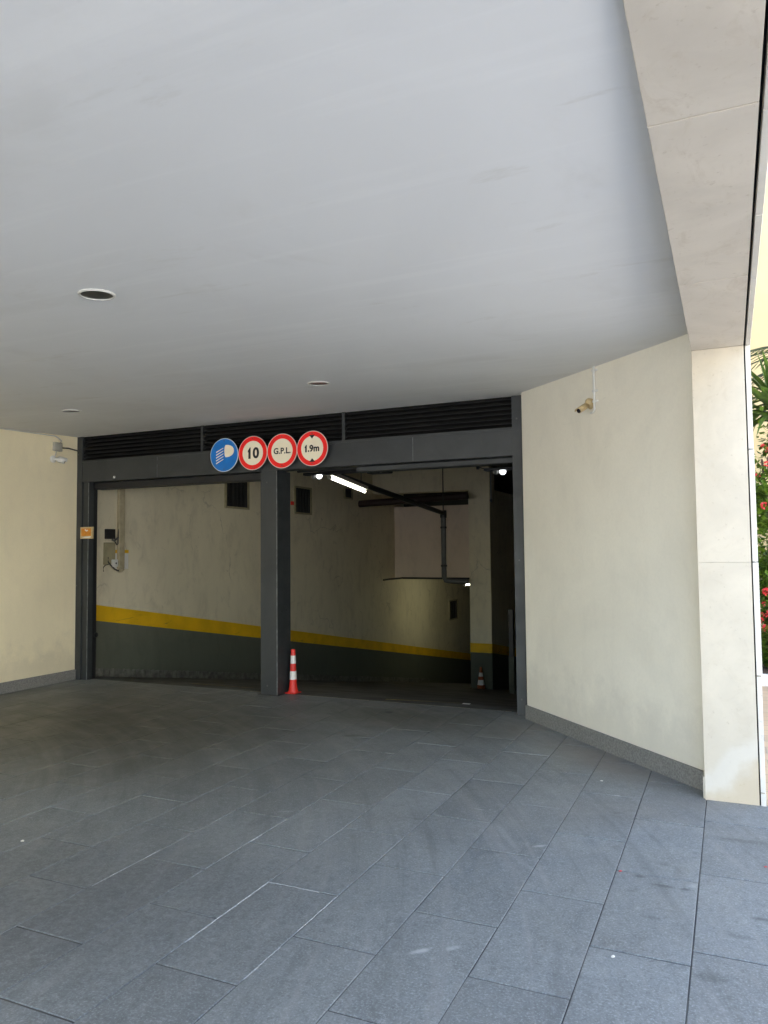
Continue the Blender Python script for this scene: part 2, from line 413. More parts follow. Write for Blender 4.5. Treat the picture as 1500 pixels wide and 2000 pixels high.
M_sword = foliage('sword_leaf', (0.095, 0.165, 0.035), 0.4)
M_palm = foliage('palm_leaf', (0.055, 0.075, 0.028), 0.3)
M_flower = simple('red_petal', (0.62, 0.045, 0.05), 0.5, var=0.2, scale=40)
M_bark = simple('bark', (0.16, 0.11, 0.07), 0.9, var=0.4, scale=30)
M_soil = simple('soil', (0.09, 0.06, 0.04), 0.95, var=0.4, scale=10)
M_yellow_wall = plaster('yellow_render', (0.68, 0.53, 0.28), (0.6, 0.42, 0.2), 0.2)
M_opposite = plaster('pale_render', (0.66, 0.645, 0.60), (0.5, 0.46, 0.4), 0.2)
M_shutter = simple('green_shutter', (0.05, 0.12, 0.07), 0.6)
M_glass = simple('window_glass', (0.03, 0.035, 0.04), 0.08, 0.8)

s = Mat('tan_pavement', 0.7, 0.35)
bk = s.n.new('ShaderNodeTexBrick'); bk.inputs['Scale'].default_value = 1.0
for k, v in (('Color1', (0.46, 0.33, 0.21, 1)), ('Color2', (0.52, 0.38, 0.25, 1)), ('Mortar', (0.30, 0.25, 0.20, 1))): bk.inputs[k].default_value = v
bk.inputs['Mortar Size'].default_value = 0.006; bk.inputs['Brick Width'].default_value = 0.42; bk.inputs['Row Height'].default_value = 0.21
s.link(s.pos, bk.inputs['Vector'])
s.color(s.mix(s.math('MULTIPLY', s.ramp(s.noise(3, 5), 0.4, 0.7), 0.3), bk.outputs['Color'], (0.35, 0.28, 0.2)))
M_pave = s.m
M_street = simple('pale_street', (0.43, 0.425, 0.41), 0.8, 0.3, var=0.18, scale=0.6, bump=0.2)

# ------------------------------------------------------------------ setting
XL, YF = -7.72, 7.37
def zc(x, y): return 3.13 - 0.04 * (YF - max(y, 1.5))
def zr(y): return 0.0 if y < 7.5 else -0.163 * (y - 7.63) if y > 7.75 else -0.0196 * ((y - 7.5) / 0.25) ** 2

# ground to the horizon, with the garage pit left open
bm = bmesh.new()
def sheet(x0, y0, x1, y1, z):
    f = [bm.verts.new(p) for p in ((x0, y0, z), (x1, y0, z), (x1, y1, z), (x0, y1, z))]; bm.faces.new(f)
Z = -0.06
sheet(-300, -300, 300, -5.2, Z); sheet(-300, -5.2, -8.2, 300, Z); sheet(0.16, -5.2, 300, 300, Z); sheet(-8.2, 30.5, 0.16, 300, Z)
struct('street', bm, M_street, 'pale street surface outside the covered entrance')
bm = B((0.16, 5.36, -0.055, 3.2, 15.9, -0.004))
struct('pavement', bm, M_pave, 'tan tiled pavement outside the stone pillar')
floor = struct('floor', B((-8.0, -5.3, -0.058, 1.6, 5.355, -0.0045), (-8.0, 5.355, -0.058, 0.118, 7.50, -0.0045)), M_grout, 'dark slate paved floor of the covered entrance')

# slate slabs in running bond
TW, TL = 0.379, 0.797
meshes = []
def tile_mesh(w, l):
    b = bmesh.new(); box(b, -w / 2, -l / 2, -0.020, w / 2, l / 2, 0)
    top = [e for e in b.edges if all(v.co.z > -0.001 for v in e.verts)]
    bmesh.ops.bevel(b, geom=top, offset=0.0022, segments=1, affect='EDGES')
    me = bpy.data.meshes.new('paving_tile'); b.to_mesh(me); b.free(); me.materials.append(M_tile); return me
cache = {}
tiles = []
for k in range(-3, 20):
    xa = -0.185 - TW * (k + 1); xb = xa + TW
    xa_, xb_ = max(xa, -7.70), xb
    if xb_ - xa_ < 0.04: continue
    off = {0: 4.797, 1: 4.395}[k % 2] if k >= 0 else 4.12 if k == -1 else 4.12 + TL / 2 * ((k + 1) % 2)
    n0 = math.floor((0.0 - off) / TL)
    for n in range(n0, n0 + 12):
        ya, yb = off + TL * n, off + TL * (n + 1)
        lim = 7.50 if xb_ < 0.19 else 5.352
        if ya > lim - 0.03 or yb < 0: continue
        yb = min(yb, lim)
        if k == -1 and ya > 5.3: continue
        key = (round(xb_ - xa_, 3), round(yb - ya, 3))
        if key not in cache: cache[key] = tile_mesh(key[0] - 0.0038, key[1] - 0.0075)
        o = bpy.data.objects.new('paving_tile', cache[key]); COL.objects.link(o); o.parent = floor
        o.location = ((xa_ + xb_) / 2, (ya + yb) / 2, random.uniform(-0.0012, 0.0004))
        o.rotation_euler = (random.gauss(0, 0.0012), random.gauss(0, 0.0018), random.gauss(0, 0.0010))
        o.scale = (random.uniform(0.994, 1.0), random.uniform(0.996, 1.0), 1)
# pale mortar left in a few joints
def streak(pts, w):
    b = bmesh.new()
    L = [];
    for i, (x, y) in enumerate(pts):
        d = Vector(pts[min(i + 1, len(pts) - 1)]) - Vector(pts[max(i - 1, 0)]); n = Vector((-d.y, d.x)).normalized() * (w * random.uniform(0.35, 1.0))
        L.append([b.verts.new((x + n.x * q, y + n.y * q, z)) for q, z in ((-1, -0.002), (0, 0.0016), (1, -0.002))])
    for a, c_ in zip(L, L[1:]):
        for q in range(2): b.faces.new((a[q], a[q + 1], c_[q + 1], c_[q]))
    obj('mortar_streak', b, M_mortar, floor)
def seg(x0, y0, x1, y1, n=14): return [(x0 + (x1 - x0) * i / n + random.gauss(0, 0.0012), y0 + (y1 - y0) * i / n + random.gauss(0, 0.0012)) for i in range(n + 1)]
streak(seg(-2.081, 2.58, -2.081, 3.20), 0.0042); streak(seg(-2.08, 3.203, -1.80, 3.203), 0.0025)
streak(seg(-1.702, 2.84, -1.702, 3.20), 0.0022); streak(seg(-1.70, 2.45, -1.70, 2.70), 0.002); streak(seg(-2.838, 2.83, -2.838, 3.3), 0.002)
streak(seg(-2.46, 3.61, -2.46, 3.72, 5), 0.005)

# ceiling with openings for the recessed lamps
LAMPS = []
def on_ceiling(x, y): return (x, y, zc(x, y))
for (px, py) in ((-2.989, 2.972), (-3.222, 5.76), (-6.088, 5.731)): LAMPS.append((px, py))
LR = 0.090
bm = bmesh.new()
def ring_edges(pts):
    v = [bm.verts.new(p) for p in pts]
    return [bm.edges.new((v[i], v[(i + 1) % len(v)])) for i in range(len(v))]
ed = ring_edges([on_ceiling(*p) for p in ((-7.9, 1.5), (-0.17, 1.5), (-0.17, 7.46), (-7.9, 7.46))])
for (px, py) in LAMPS:
    ed += ring_edges([on_ceiling(px + (LR - 0.012) * math.cos(2 * PI * k / 28), py + (LR - 0.012) * math.sin(2 * PI * k / 28)) for k in range(28)])
bmesh.ops.triangle_fill(bm, use_beauty=True, use_dissolve=False, edges=ed)
f = [bm.verts.new(p) for p in ((-7.9, -5.0, zc(0, 0)), (-0.17, -5.0, zc(0, 0)), (-0.17, 1.5, zc(0, 0)), (-7.9, 1.5, zc(0, 0)))]; bm.faces.new(f)
struct('ceiling', bm, M_ceiling, 'white painted plaster ceiling over the entrance')
# storeys above; the taller rear block is added unseen to shade the yellow house
bm = B((-12, -5.0, 3.35, 0.118, 15, 9.0), (-12, 7.0, 9.0, 0.118, 15, 15.0))
struct('storeys_with_shade_block', bm, M_stone_edge, 'stone clad storeys above the entrance with an unseen block added for shade')

# left wall and right wall
lw = struct('left_wall', B((-8.1, -5.0, -0.04, XL, 7.40, 3.20)), M_wall_left, 'cream plastered wall beside the gate')
sk = B((XL - 0.005, -4.95, -0.02, XL + 0.024, 7.365, 0.128)); obj('baseboard', sk, M_skirt, lw, bevel=0.004)
P0, P1, P2 = (-1.815, 7.42), (-1.80, 7.235), (-0.16, 5.483)
d = Vector((P2[0] - P1[0], P2[1] - P1[1])).normalized(); nrm = Vector((d.y, -d.x))     # towards the room
bm = bmesh.new(); prism(bm, [P0, P1, P2, (0.06, 5.48), (0.06, 7.6), (-1.815, 7.6)][::-1], -0.04, 3.2)
rw = struct('right_wall', bm, M_wall_right, 'angled grey cream plastered wall between gate and pillar')
t = 0.022
a0 = Vector(P1) + nrm * t * (1 if nrm.x < 0 else -1); a1 = Vector(P2) + nrm * t * (1 if nrm.x < 0 else -1)
bm = bmesh.new(); prism(bm, [(P1[0] - 0.012, P1[1] + 0.03), tuple(a0), tuple(a1), P2, P1], -0.02, 0.128)
obj('baseboard', bm, M_skirt, rw, bevel=0.004)
# outer wall towards the street side
struct('outer_wall', B((0.075, 6.05, -0.05, 0.157, 15, 2.885), (0.07, 6.045, 2.90, 0.157, 15, 9.0), (-0.16, 5.7, -0.05, 0.07, 6.4, 2.85)), M_stone_edge, 'pale stone outer wall beyond the pillar')

struct('bounce_houses', B((13.0, -16, -0.05, 22, 13, 8.5)), M_opposite, 'unseen pale houses across the street added to bounce daylight')  # out of view, added to throw sunlight back onto the entrance walls
# garage: ramp, walls, ceiling
ys = [7.50, 7.56, 7.62, 7.68, 7.75] + [8 + 0.75 * i for i in range(30)]
bm = bmesh.new()
L = [[bm.verts.new((x, y, zr(y))) for x in (XL - 0.05, -1.3)] for y in ys]
for a, b in zip(L, L[1:]): bm.faces.new((a[0], a[1], b[1], b[0]))
struct('ramp', bm, M_ramp, 'dark concrete ramp going down into the garage')

def wall_strip(bm, y0, y1, zlo, zhi, x, n=24):
    """a band on the garage wall that follows the ramp"""
    R = []
    for i in range(n + 1):
        y = y0 + (y1 - y0) * i / n
        R.append((bm.verts.new((x, y, zlo(y))), bm.verts.new((x, y, zhi(y))), bm.verts.new((XL - 0.01, y, zhi(y))), bm.verts.new((XL - 0.01, y, zlo(y)))))
    for a, b in zip(R, R[1:]):
        for q in range(3): bm.faces.new((a[q], b[q], b[q + 1], a[q + 1]))
def rl(y): return -0.163 * (y - 7.63)
gw = struct('garage_wall', B((-8.1, 7.52, -5, XL, 29, 3.6), (XL, 7.46, 2.9, -1.3, 7.56, 3.6)), M_gwall, 'long plastered garage wall with yellow band')
struct('garage_end_wall', B((-8.1, 28.6, -5, 0, 29, 3.6), (-1.45, 7.62, -5, -1.2, 28.6, 3.6)), M_gshade, 'dark end and right walls of the garage')
bm = bmesh.new(); wall_strip(bm, 7.55, 28.5, lambda y: rl(y) - 0.2, lambda y: rl(y) + 0.735, XL + 0.003); obj('painted_dado', bm, M_dado, gw)
bm = bmesh.new(); wall_strip(bm, 7.55, 28.5, lambda y: rl(y) + 0.735, lambda y: rl(y) + 0.945, XL + 0.004); obj('yellow_band', bm, M_yellow, gw)
bm = bmesh.new()
y = 7.56
while y < 20:
    w = 0.088 + random.uniform(-0.004, 0.004)
    z0 = rl(y); x1 = XL + 0.016 + random.uniform(-0.002, 0.003)
    v = box(bm, XL - 0.01, y, z0 - 0.1, x1, y + w, z0 + 0.10 + random.uniform(-0.004, 0.004)); y += w + 0.011
sk_ = obj('skirting_tiles', bm, M_gskirt, gw); sk_['kind'] = 'stuff'
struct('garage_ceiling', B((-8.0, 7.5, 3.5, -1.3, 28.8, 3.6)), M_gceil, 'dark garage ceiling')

# portal beam and divider wall on the ramp
YB = 16.4
t_ = thing('concrete_portal', 'plastered beam and pier standing across the garage ramp with yellow band on its pier', 'portal', (-5.08, YB, rl(YB)))
obj('lintel', B((XL - 0.02, YB, 2.99, -4.84, YB + 0.4, 3.52)), M_gwall, t_)
pier = obj('pier', B((-5.335, YB - 0.003, rl(YB) - 0.3, -4.84, YB + 6.0, 2.99)), M_gwall, t_)
bm = bmesh.new()
Y2 = YB + 6.0
def pier_band(lo, hi, m, name, e):
    b = bmesh.new()
    prism(b, [(-5.335 - e, YB - 0.003 - e), (-4.84 + e, YB - 0.003 - e), (-4.84 + e, Y2), (-5.335 - e, Y2)], lambda x, y: rl(y) + lo, lambda x, y: rl(y) + hi)
    obj(name, b, m, t_)
pier_band(-0.2, 0.79, M_dado, 'painted_dado', 0.003); pier_band(0.79, 0.995, M_yellow, 'yellow_band', 0.004)
# dropped slab beyond the portal
t_ = thing('dropped_slab', 'pinkish plastered wall face of the lower ceiling beyond the portal beam', 'wall block', (-6.5, 17.7, 0.94))
obj('face', B((-7.755, 17.7, 0.945, -5.34, 18.0, 2.74)), M_gblock, t_)
obj('void_shade', B((-7.755, 18.3, 2.70, -5.34, 18.5, 3.52)), M_gshade, t_)  # dark sheet added for the shade in the void above the slab
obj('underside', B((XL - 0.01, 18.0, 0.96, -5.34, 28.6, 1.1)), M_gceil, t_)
b = bmesh.new(); tube(b, [(-7.70, 16.95, 0.93), (-7.66, 17.2, 0.94), (-7.5, 17.67, 0.955), (-6.6, 17.66, 0.952), (-5.36, 17.66, 0.95)], 0.022); obj('edge_cable', b, M_black, t_)
# right ramp wall beyond with its own band, its shade put into the dark colour
t_ = thing('side_ramp_wall', 'dark wall with faint yellow band far back at the right end of the garage', 'wall', (-3.9, 20.5, rl(20.5)))
obj('face', B((-4.78, 20.5, -4, -1.4, 20.7, 3.5)), M_gshade, t_)
b = bmesh.new(); prism(b, [(-4.83, 20.495), (-1.4, 20.495), (-1.4, 20.6), (-4.83, 20.6)], lambda x, y: -1.05 - 0.16 * (x + 4.8), lambda x, y: -0.83 - 0.16 * (x + 4.8)); obj('yellow_band', b, M_yellow, t_)
t_ = thing('dimmed_post', 'thin pale post coloured dark as if unlit, right side of the garage', 'post', (-3.75, 14.0, rl(14)))
obj('shaft', B((-3.80, 13.95, -0.36, -3.71, 14.04, 0.51)), M_darkpipe, t_, bevel=0.01)  # pale shaft and yellow foot get dark colours in place of shade
obj('foot', B((-3.805, 13.945, rl(14) - 0.02, -3.705, 14.045, -0.36)), M_dado, t_, bevel=0.01)

# yellow floor line pieces on the ramp head
def floor_line(pts, w):
    b = bmesh.new(); P = []
    for i, (x, y) in enumerate(pts):
        d_ = Vector(pts[min(i + 1, len(pts) - 1)]) - Vector(pts[max(i - 1, 0)]); n_ = Vector((-d_.y, d_.x)).normalized() * w
        P.append([b.verts.new((x + n_.x * q, y + n_.y * q, zr(y + n_.y * q) + 0.005)) for q in (-1, 1)])
    for a_, c_ in zip(P, P[1:]): b.faces.new((a_[0], a_[1], c_[1], c_[0]))
    return b
l1 = floor_line([(-6.15, 7.74), (-5.9, 7.765), (-5.64, 7.78), (-5.27, 7.80)], 0.035)
l2 = floor_line([(-3.45, 7.62), (-3.2, 7.70), (-2.95, 7.80), (-2.6, 7.98)], 0.03)
o = struct('painted_line', l1, M_yellow_line, 'worn yellow line on the ramp head in the left bay')
o = struct('painted_line', l2, M_yellow_line, 'worn yellow line on the ramp head in the right bay')
tag(obj('paper_scrap', B((-2.64, 7.80, -0.025, -2.56, 7.84, -0.022)), M_white, origin=(-2.6, 7.82, -0.02)), 'flat white paper scrap on the dark ramp head in the right bay', 'paper scrap')

# ------------------------------------------------------------------ stone pillar and beam on the street side
XP0, XP1, XS0, XS1, YP, ZB = -0.192, 0.118, 0.130, 0.157, 5.33, 2.885
pil = thing('stone_pillar', 'pale limestone clad pillar at the right end of the angled wall', 'pillar', (-0.03, YP, 0))
obj('stone_block', B((XP0, YP, -0.02, XP1, 5.78, 1.5010)), M_stone, pil, bevel=0.0008)
obj('stone_block', B((XP0, YP, 1.5022, XP1, 5.78, ZB - 0.002)), M_stone, pil, bevel=0.0008)
obj('foot_strip', B((XP0 - 0.012, YP + 0.02, -0.01, XP0 - 0.001, 5.52, 0.135)), M_stone, pil)
obj('joint_core', B((XP1 - 0.02, YP + 0.05, -0.02, XS0 + 0.01, 5.76, ZB)), M_groove, pil)
for z0, z1 in ((-0.02, 0.075), (0.081, 0.790), (0.797, 1.499), (1.505, 2.212), (2.219, 2.880)):
    obj('cladding_slab', B((XS0 - 0.004, YP + random.uniform(-0.004, 0.002), z0, XS1 + random.uniform(-0.003, 0.003), 6.04, z1)), M_stone_edge, pil, bevel=0.002)
beam = thing('stone_beam', 'limestone clad beam overhead running from the pillar towards the street', 'beam', (-0.03, YP, ZB))
for y0, y1 in ((-5.0, -0.693), (-0.687, 0.865), (0.871, 2.421), (2.427, 3.971), (3.977, 5.78)):
    obj('soffit_slab', B((XP0, y0, ZB, XP1, y1, 3.16 + 0.0)), M_soffit_stone, beam, bevel=0.0015)
obj('joint_core', B((XP1 - 0.02, -5.0, ZB + 0.05, XS0 + 0.01, 5.78, 3.3)), M_groove, beam)
y = 5.33
ysl = [5.33, 4.04, 3.255, 2.47, 1.69, 0.9, 0.1, -0.7, -5.0]
for y1, y0 in zip(ysl, ysl[1:]):
    obj('cladding_slab', B((XS0, y0 + 0.004, ZB - 0.003 + random.uniform(-0.002, 0.002), XS1, y1 - 0.0 if y1 == 5.33 else y1 - 0.002, 3.6)), M_stone_edge, beam, bevel=0.002)
obj('cladding_slab', B((XS0, 5.334, ZB + 0.001, XS1, 6.04, 3.6)), M_stone_edge, beam, bevel=0.002)

# ------------------------------------------------------------------ gate frame with louvres
gate = thing('garage_gate', 'dark grey steel gate frame with two open bays and louvres above', 'gate', (-4.8, YF, 0))
ZH0, ZH1 = 2.535, 2.805
obj('post', B((-7.768, YF, -0.02, -7.632, YF + 0.12, 3.16)), M_steel, gate, bevel=0.003)
jp = obj('jamb', B((-7.630, YF + 0.022, -0.02, -7.53, YF + 0.106, ZH0)), M_steel, gate, bevel=0.003)
obj('track', B((-7.60, YF + 0.108, -0.02, -7.528, YF + 0.165, ZH0)), M_black, gate)
obj('seam', B((-7.540, YF + 0.019, 0.0, -7.533, YF + 0.024, ZH0 - 0.01)), M_seam, gate)
cl_ = obj('centre_post', B((-4.888, YF, -0.02, -4.668, YF + 0.29, ZH0)), M_steel, gate, bevel=0.003)
obj('seam', B((-4.674, YF - 0.0025, 0.0, -4.666, YF + 0.004, ZH0 - 0.01)), M_seam, gate)
for (yy, zz) in ((YF + 0.10, 0.93), (YF + 0.20, 0.94)):
    b = bmesh.new(); lathe(b, [(0.011, 0), (0.011, 0.004)], (-4.668, yy, zz), (1, 0, 0), 10); obj('bolt', b, M_black, gate)
obj('post', B((-1.935, YF, -0.02, -1.838, YF + 0.24, 3.16)), M_steel, gate, bevel=0.003)
obj('track', B((-1.99, YF + 0.242, -0.02, -1.80, YF + 0.33, ZH0)), M_black, gate)
for (x0, x1, y0) in ((-4.915, -4.64, YF - 0.03), ):
    obj('base_plate', B((x0, y0, -0.006, x1, YF + 0.31, 0.006)), M_steel, gate, bevel=0.002)
for (x, z) in [(-4.80 + 0.0, zz) for zz in (0.10, 2.40)] + [(-7.70, 0.12), (-7.70, 1.2), (-7.70, 2.9), (-1.885, 0.15), (-1.885, 1.5), (-1.885, 2.9)]:
    b = bmesh.new(); lathe(b, [(0.009, 0), (0.009, 0.004), (0.005, 0.006)], (x, YF, z), (0, -1, 0), 8); obj('screw', b, M_greypipe, gate)
for x in (-6.4, -3.0):
    obj('weld_joint', B((x, YF - 0.001 + 0.003, ZH0 + 0.004, x + 0.004, YF + 0.01, ZH1 - 0.014)), M_seam, gate)
hd = obj('header', B((-7.632, YF + 0.004, ZH0, -1.935, YF + 0.20, ZH1)), M_steel, gate, bevel=0.003)
obj('header_lip', B((-7.632, YF - 0.003, ZH1 - 0.012, -1.935, YF + 0.02, ZH1 + 0.012)), M_steel, gate)
obj('rolled_leaf', B((-7.53, YF + 0.10, 2.445, -4.888, YF + 0.26, ZH0 - 0.002)), M_black, gate, bevel=0.01)
obj('rolled_leaf', B((-3.72, YF + 0.12, 2.475, -1.935, YF + 0.27, ZH0 - 0.002)), M_steel, gate, bevel=0.01)
obj('mullion', B((-5.745, YF + 0.01, ZH1, -5.712, YF + 0.09, 3.16)), M_steel, gate)
obj('mullion', B((-3.838, YF + 0.01, ZH1, -3.802, YF + 0.09, 3.16)), M_steel, gate)
smesh = {}
for x0, x1 in ((-7.632, -5.746), (-5.711, -3.839), (-3.801, -1.936)):
    lv = obj('louvre_panel', B((x0, YF + 0.085, ZH1, x1, YF + 0.095, 3.17)), M_black, gate)
    n = 7; pitch = (3.15 - ZH1) / n
    for i in range(n):
        z = ZH1 + pitch * (i + 0.12)
        b = bmesh.new()
        v = [b.verts.new(p) for p in ((x0, YF + 0.020, z), (x1, YF + 0.020, z), (x1, YF + 0.080, z + pitch * 0.95), (x0, YF + 0.080, z + pitch * 0.95),
                                      (x0, YF + 0.026, z + 0.016), (x1, YF + 0.026, z + 0.016), (x1, YF + 0.080, z + pitch * 0.95 + 0.006), (x0, YF + 0.080, z + pitch * 0.95 + 0.006))]
        for f in ((0, 1, 2, 3), (7, 6, 5, 4), (0, 4, 5, 1), (1, 5, 6, 2), (2, 6, 7, 3), (3, 7, 4, 0)): b.faces.new([v[q] for q in f])
        obj('slat', b, M_slat, lv)
b = bmesh.new(); lathe(b, [(0.0155, 0), (0.016, 0.008), (0.009, 0.016), (0.001, 0.018)], (-7.087, YF + 0.004, 2.576), (0, -1, 0), 12)
obj('white_button', b, M_white, gate, smooth=True)
b = bmesh.new(); lathe(b, [(0.030, 0), (0.030, 0.03)], (-7.535, YF + 0.15, 0.56), (1, 0, 0), 12); obj('catch', b, M_black, gate)

# orange notice on the left post
t_ = thing('notice_plate', 'small orange notice with a white corner fixed to the left gate post', 'notice', (-7.54, YF, 1.80))
obj('plate', B((-7.645, YF - 0.008, 1.803, -7.437, YF + 0.02, 1.955)), M_beige, t_, bevel=0.004)
obj('orange_field', B((-7.622, YF - 0.011, 1.838, -7.460, YF - 0.006, 1.935)), M_orange, t_)
b = bmesh.new(); v = [b.verts.new(p) for p in ((-7.62, YF - 0.0105, 1.812), (-7.46, YF - 0.0105, 1.817), (-7.46, YF - 0.0105, 1.834), (-7.56, YF - 0.0105, 1.828))]; b.faces.new(v)
obj('white_strip', b, M_white, t_)
b = bmesh.new(); v = [b.verts.new((x, YF - 0.0118, z)) for x, z in ((-7.565, 1.915), (-7.555, 1.928), (-7.53, 1.912), (-7.51, 1.92), (-7.505, 1.905), (-7.535, 1.895))]; b.faces.new(v)
obj('white_mark', b, M_white, t_)

# ------------------------------------------------------------------ road signs above the gate
def text_mesh(txt, size, cx, cz, y, m, name, parent, bold=0.0, sx=1.0, space=1.0):
    cu = bpy.data.curves.new(name, 'FONT'); cu.body = txt; cu.size = size; cu.align_x = 'CENTER'; cu.align_y = 'CENTER'
    cu.offset = bold; cu.extrude = 0.0006; cu.space_character = space
    tmp = bpy.data.objects.new(name, cu); COL.objects.link(tmp)
    me = bpy.data.meshes.new_from_object(tmp.evaluated_get(bpy.context.evaluated_depsgraph_get()))
    bpy.data.objects.remove(tmp); bpy.data.curves.remove(cu)
    xs = [v.co.x for v in me.vertices]; zs = [v.co.y for v in me.vertices]
    mx, mz = (min(xs) + max(xs)) / 2, (min(zs) + max(zs)) / 2
    me.transform(Matrix(((sx, 0, 0, cx - mx * sx), (0, 0, -1, y), (0, 1, 0, cz - mz), (0, 0, 0, 1))))
    base = BASE[parent.name]; me.transform(Matrix.Translation(-base))
    me.materials.clear(); me.materials.append(m); me.name = name
    o = bpy.data.objects.new(name, me); COL.objects.link(o); o.parent = parent
    return o
def figure_one(h, cx, cz, y, w, parent):
    b = bmesh.new(); pts = [(0.5, -0.5), (0.5, 0.5), (0.12, 0.5), (-0.75, 0.22), (-0.75, 0.05), (-0.5 + 0.02, 0.115), (-0.5, -0.5)]
    for d_ in (0.0,):
        v = [b.verts.new((cx + p[0] * w, y, cz + p[1] * h)) for p in pts]
        v2 = [b.verts.new((cx + p[0] * w, y + 0.0012, cz + p[1] * h)) for p in pts]
        b.faces.new(v); b.faces.new(v2[::-1])
        for k in range(len(pts)): b.faces.new((v[k], v2[k], v2[(k + 1) % len(pts)], v[(k + 1) % len(pts)]))
    obj('numeral', b, M_sign_black, parent)
YS = 7.30
SG = 'round road signs on the gate header'
def disc(r, r2, y0, y1, cx, cz, seg=48):
    b = bmesh.new()
    if r2 == 0: lathe(b, [(r, 0), (r, y1 - y0)], (cx, y0, cz), (0, 1, 0), seg)
    else: lathe(b, [(r, 0), (r2, 0), (r2, y1 - y0), (r, y1 - y0), (r, 0)], (cx, y0, cz), (0, 1, 0), seg, cap=False)
    return b
def sign(x, z, label, rim):
    t = thing('road_sign', label, 'road sign', (x, YS, z), SG)
    obj('plate', disc(0.197, 0, YS, YS + 0.006, x, z), rim, t)
    for dz_ in (0.165, -0.165):
        b = bmesh.new(); lathe(b, [(0.006, 0), (0.005, 0.003)], (x, YS - 0.001, z + dz_), (0, -1, 0), 8); obj('screw', b, M_greypipe, t)
    obj('bracket', B((x - 0.025, YS + 0.008, z - 0.19, x + 0.025, YF + 0.003, z - 0.02)), M_steel, t)
    return t
def red_sign(x, z, label):
    t = sign(x, z, label, M_sign_rim)
    obj('red_ring', disc(0.189, 0.140, YS - 0.0012, YS + 0.001, x, z), M_sign_red, t)
    obj('face', disc(0.1402, 0, YS - 0.0008, YS + 0.001, x, z), M_sign_face, t)
    return t
XB, ZS = -5.345, 2.742
t = sign(XB, ZS, 'blue round sign with white headlight symbol, leftmost above the gate', M_sign_bluerim)
obj('blue_field', disc(0.189, 0, YS - 0.001, YS + 0.001, XB, ZS), M_sign_blue, t)
b = bmesh.new(); outl = []
for k in range(25):
    a = -PI / 2 + PI * k / 24
    outl.append((XB + 0.022 + 0.118 * max(0, math.cos(a)) ** 0.8, ZS + 0.045 + 0.072 * math.sin(a) + 0.012 * math.cos(a) * 0))
outl += [(XB + 0.008, ZS + 0.09), (XB + 0.004, ZS + 0.045), (XB + 0.010, ZS - 0.005)]
v0 = [b.verts.new((x, YS - 0.0022, z)) for x, z in outl]; b.faces.new(v0)
obj('lamp_symbol', b, M_sign_face, t)
for i in range(5):
    zz = ZS + 0.075 - i * 0.033
    b = bmesh.new(); x0, x1 = XB - 0.112 + 0.0 * i, XB - 0.008
    v0 = [b.verts.new((x, YS - 0.0022, z)) for x, z in ((x0, zz - 0.046), (x1, zz + 0.008 - 0.004), (x1, zz + 0.012), (x0, zz - 0.033))]; b.faces.new(v0)
    obj('beam_stroke', b, M_sign_face, t)
t = red_sign(-4.947, 2.741, 'red ringed round sign reading 10'); text_mesh('0', 0.165, -4.903, 2.741, YS - 0.0022, M_sign_black, 'numeral', t, 0.0062, 1.0, 1.02); figure_one(0.130, -4.990, 2.741, YS - 0.0026, 0.030, t)
t = red_sign(-4.556, 2.740, 'red ringed round sign reading G.P.L.'); text_mesh('G.P.L.', 0.092, -4.553, 2.742, YS - 0.0022, M_sign_black, 'lettering', t, 0.0024, 0.98, 1.04)
t = red_sign(-4.166, 2.743, 'red ringed round sign reading 1.9m between two black arrowheads, rightmost above the gate'); text_mesh('.9m', 0.100, -4.149, 2.744, YS - 0.0022, M_sign_black, 'lettering', t, 0.0034, 0.98, 1.02); figure_one(0.082, -4.244, 2.745, YS - 0.0026, 0.020, t)
for sg in (1, -1):
    b = bmesh.new(); v0 = [b.verts.new((-4.166 + dx_, YS - 0.0025, 2.743 + sg * dz_)) for dx_, dz_ in ((-0.036, 0.150), (0.036, 0.150), (0.0, 0.108))]; b.faces.new(v0)
    obj('arrowhead', b, M_sign_black, t)

# ------------------------------------------------------------------ recessed ceiling lamps
LL = ('round recessed ceiling lamp with white rim, nearest of the three overhead', 'round recessed ceiling lamp above the gap left of the camera wall, in front of the right gate bay', 'round recessed ceiling lamp nearest the cream left wall')
LL = ('largest round recessed lamp in the ceiling, nearest to the viewer', 'round recessed ceiling lamp in front of the road signs', 'small round recessed ceiling lamp near the cream wall at the left')
for (px, py), lb in zip(LAMPS, LL):
    z = zc(px, py); ax = Vector((0, -0.04, 1)).normalized()
    t = thing('ceiling_lamp', lb, 'ceiling lamp', (px, py, z), 'recessed lamps in the entrance ceiling')
    b = bmesh.new(); lathe(b, [(LR - 0.010, -0.001), (LR - 0.008, -0.009), (LR - 0.001, -0.010), (LR + 0.004, -0.006), (LR + 0.005, 0.0005)], (px, py, z), ax, 36, cap=False); obj('rim', b, M_lamp_rim, t, smooth=True)
    b = bmesh.new(); lathe(b, [(LR - 0.009, -0.004), (LR - 0.020, 0.05), (LR - 0.05, 0.10), (0.02, 0.11)], (px, py, z), ax, 36, cap=True); obj('reflector', b, M_lamp_can, t, smooth=True)
    b = bmesh.new(); lathe(b, [(LR - 0.013, 0.012), (LR - 0.03, 0.016), (0.02, 0.022), (0.001, 0.023)], (px, py, z), ax, 36, cap=False); obj('glass', b, M_lamp_glass, t, smooth=True)

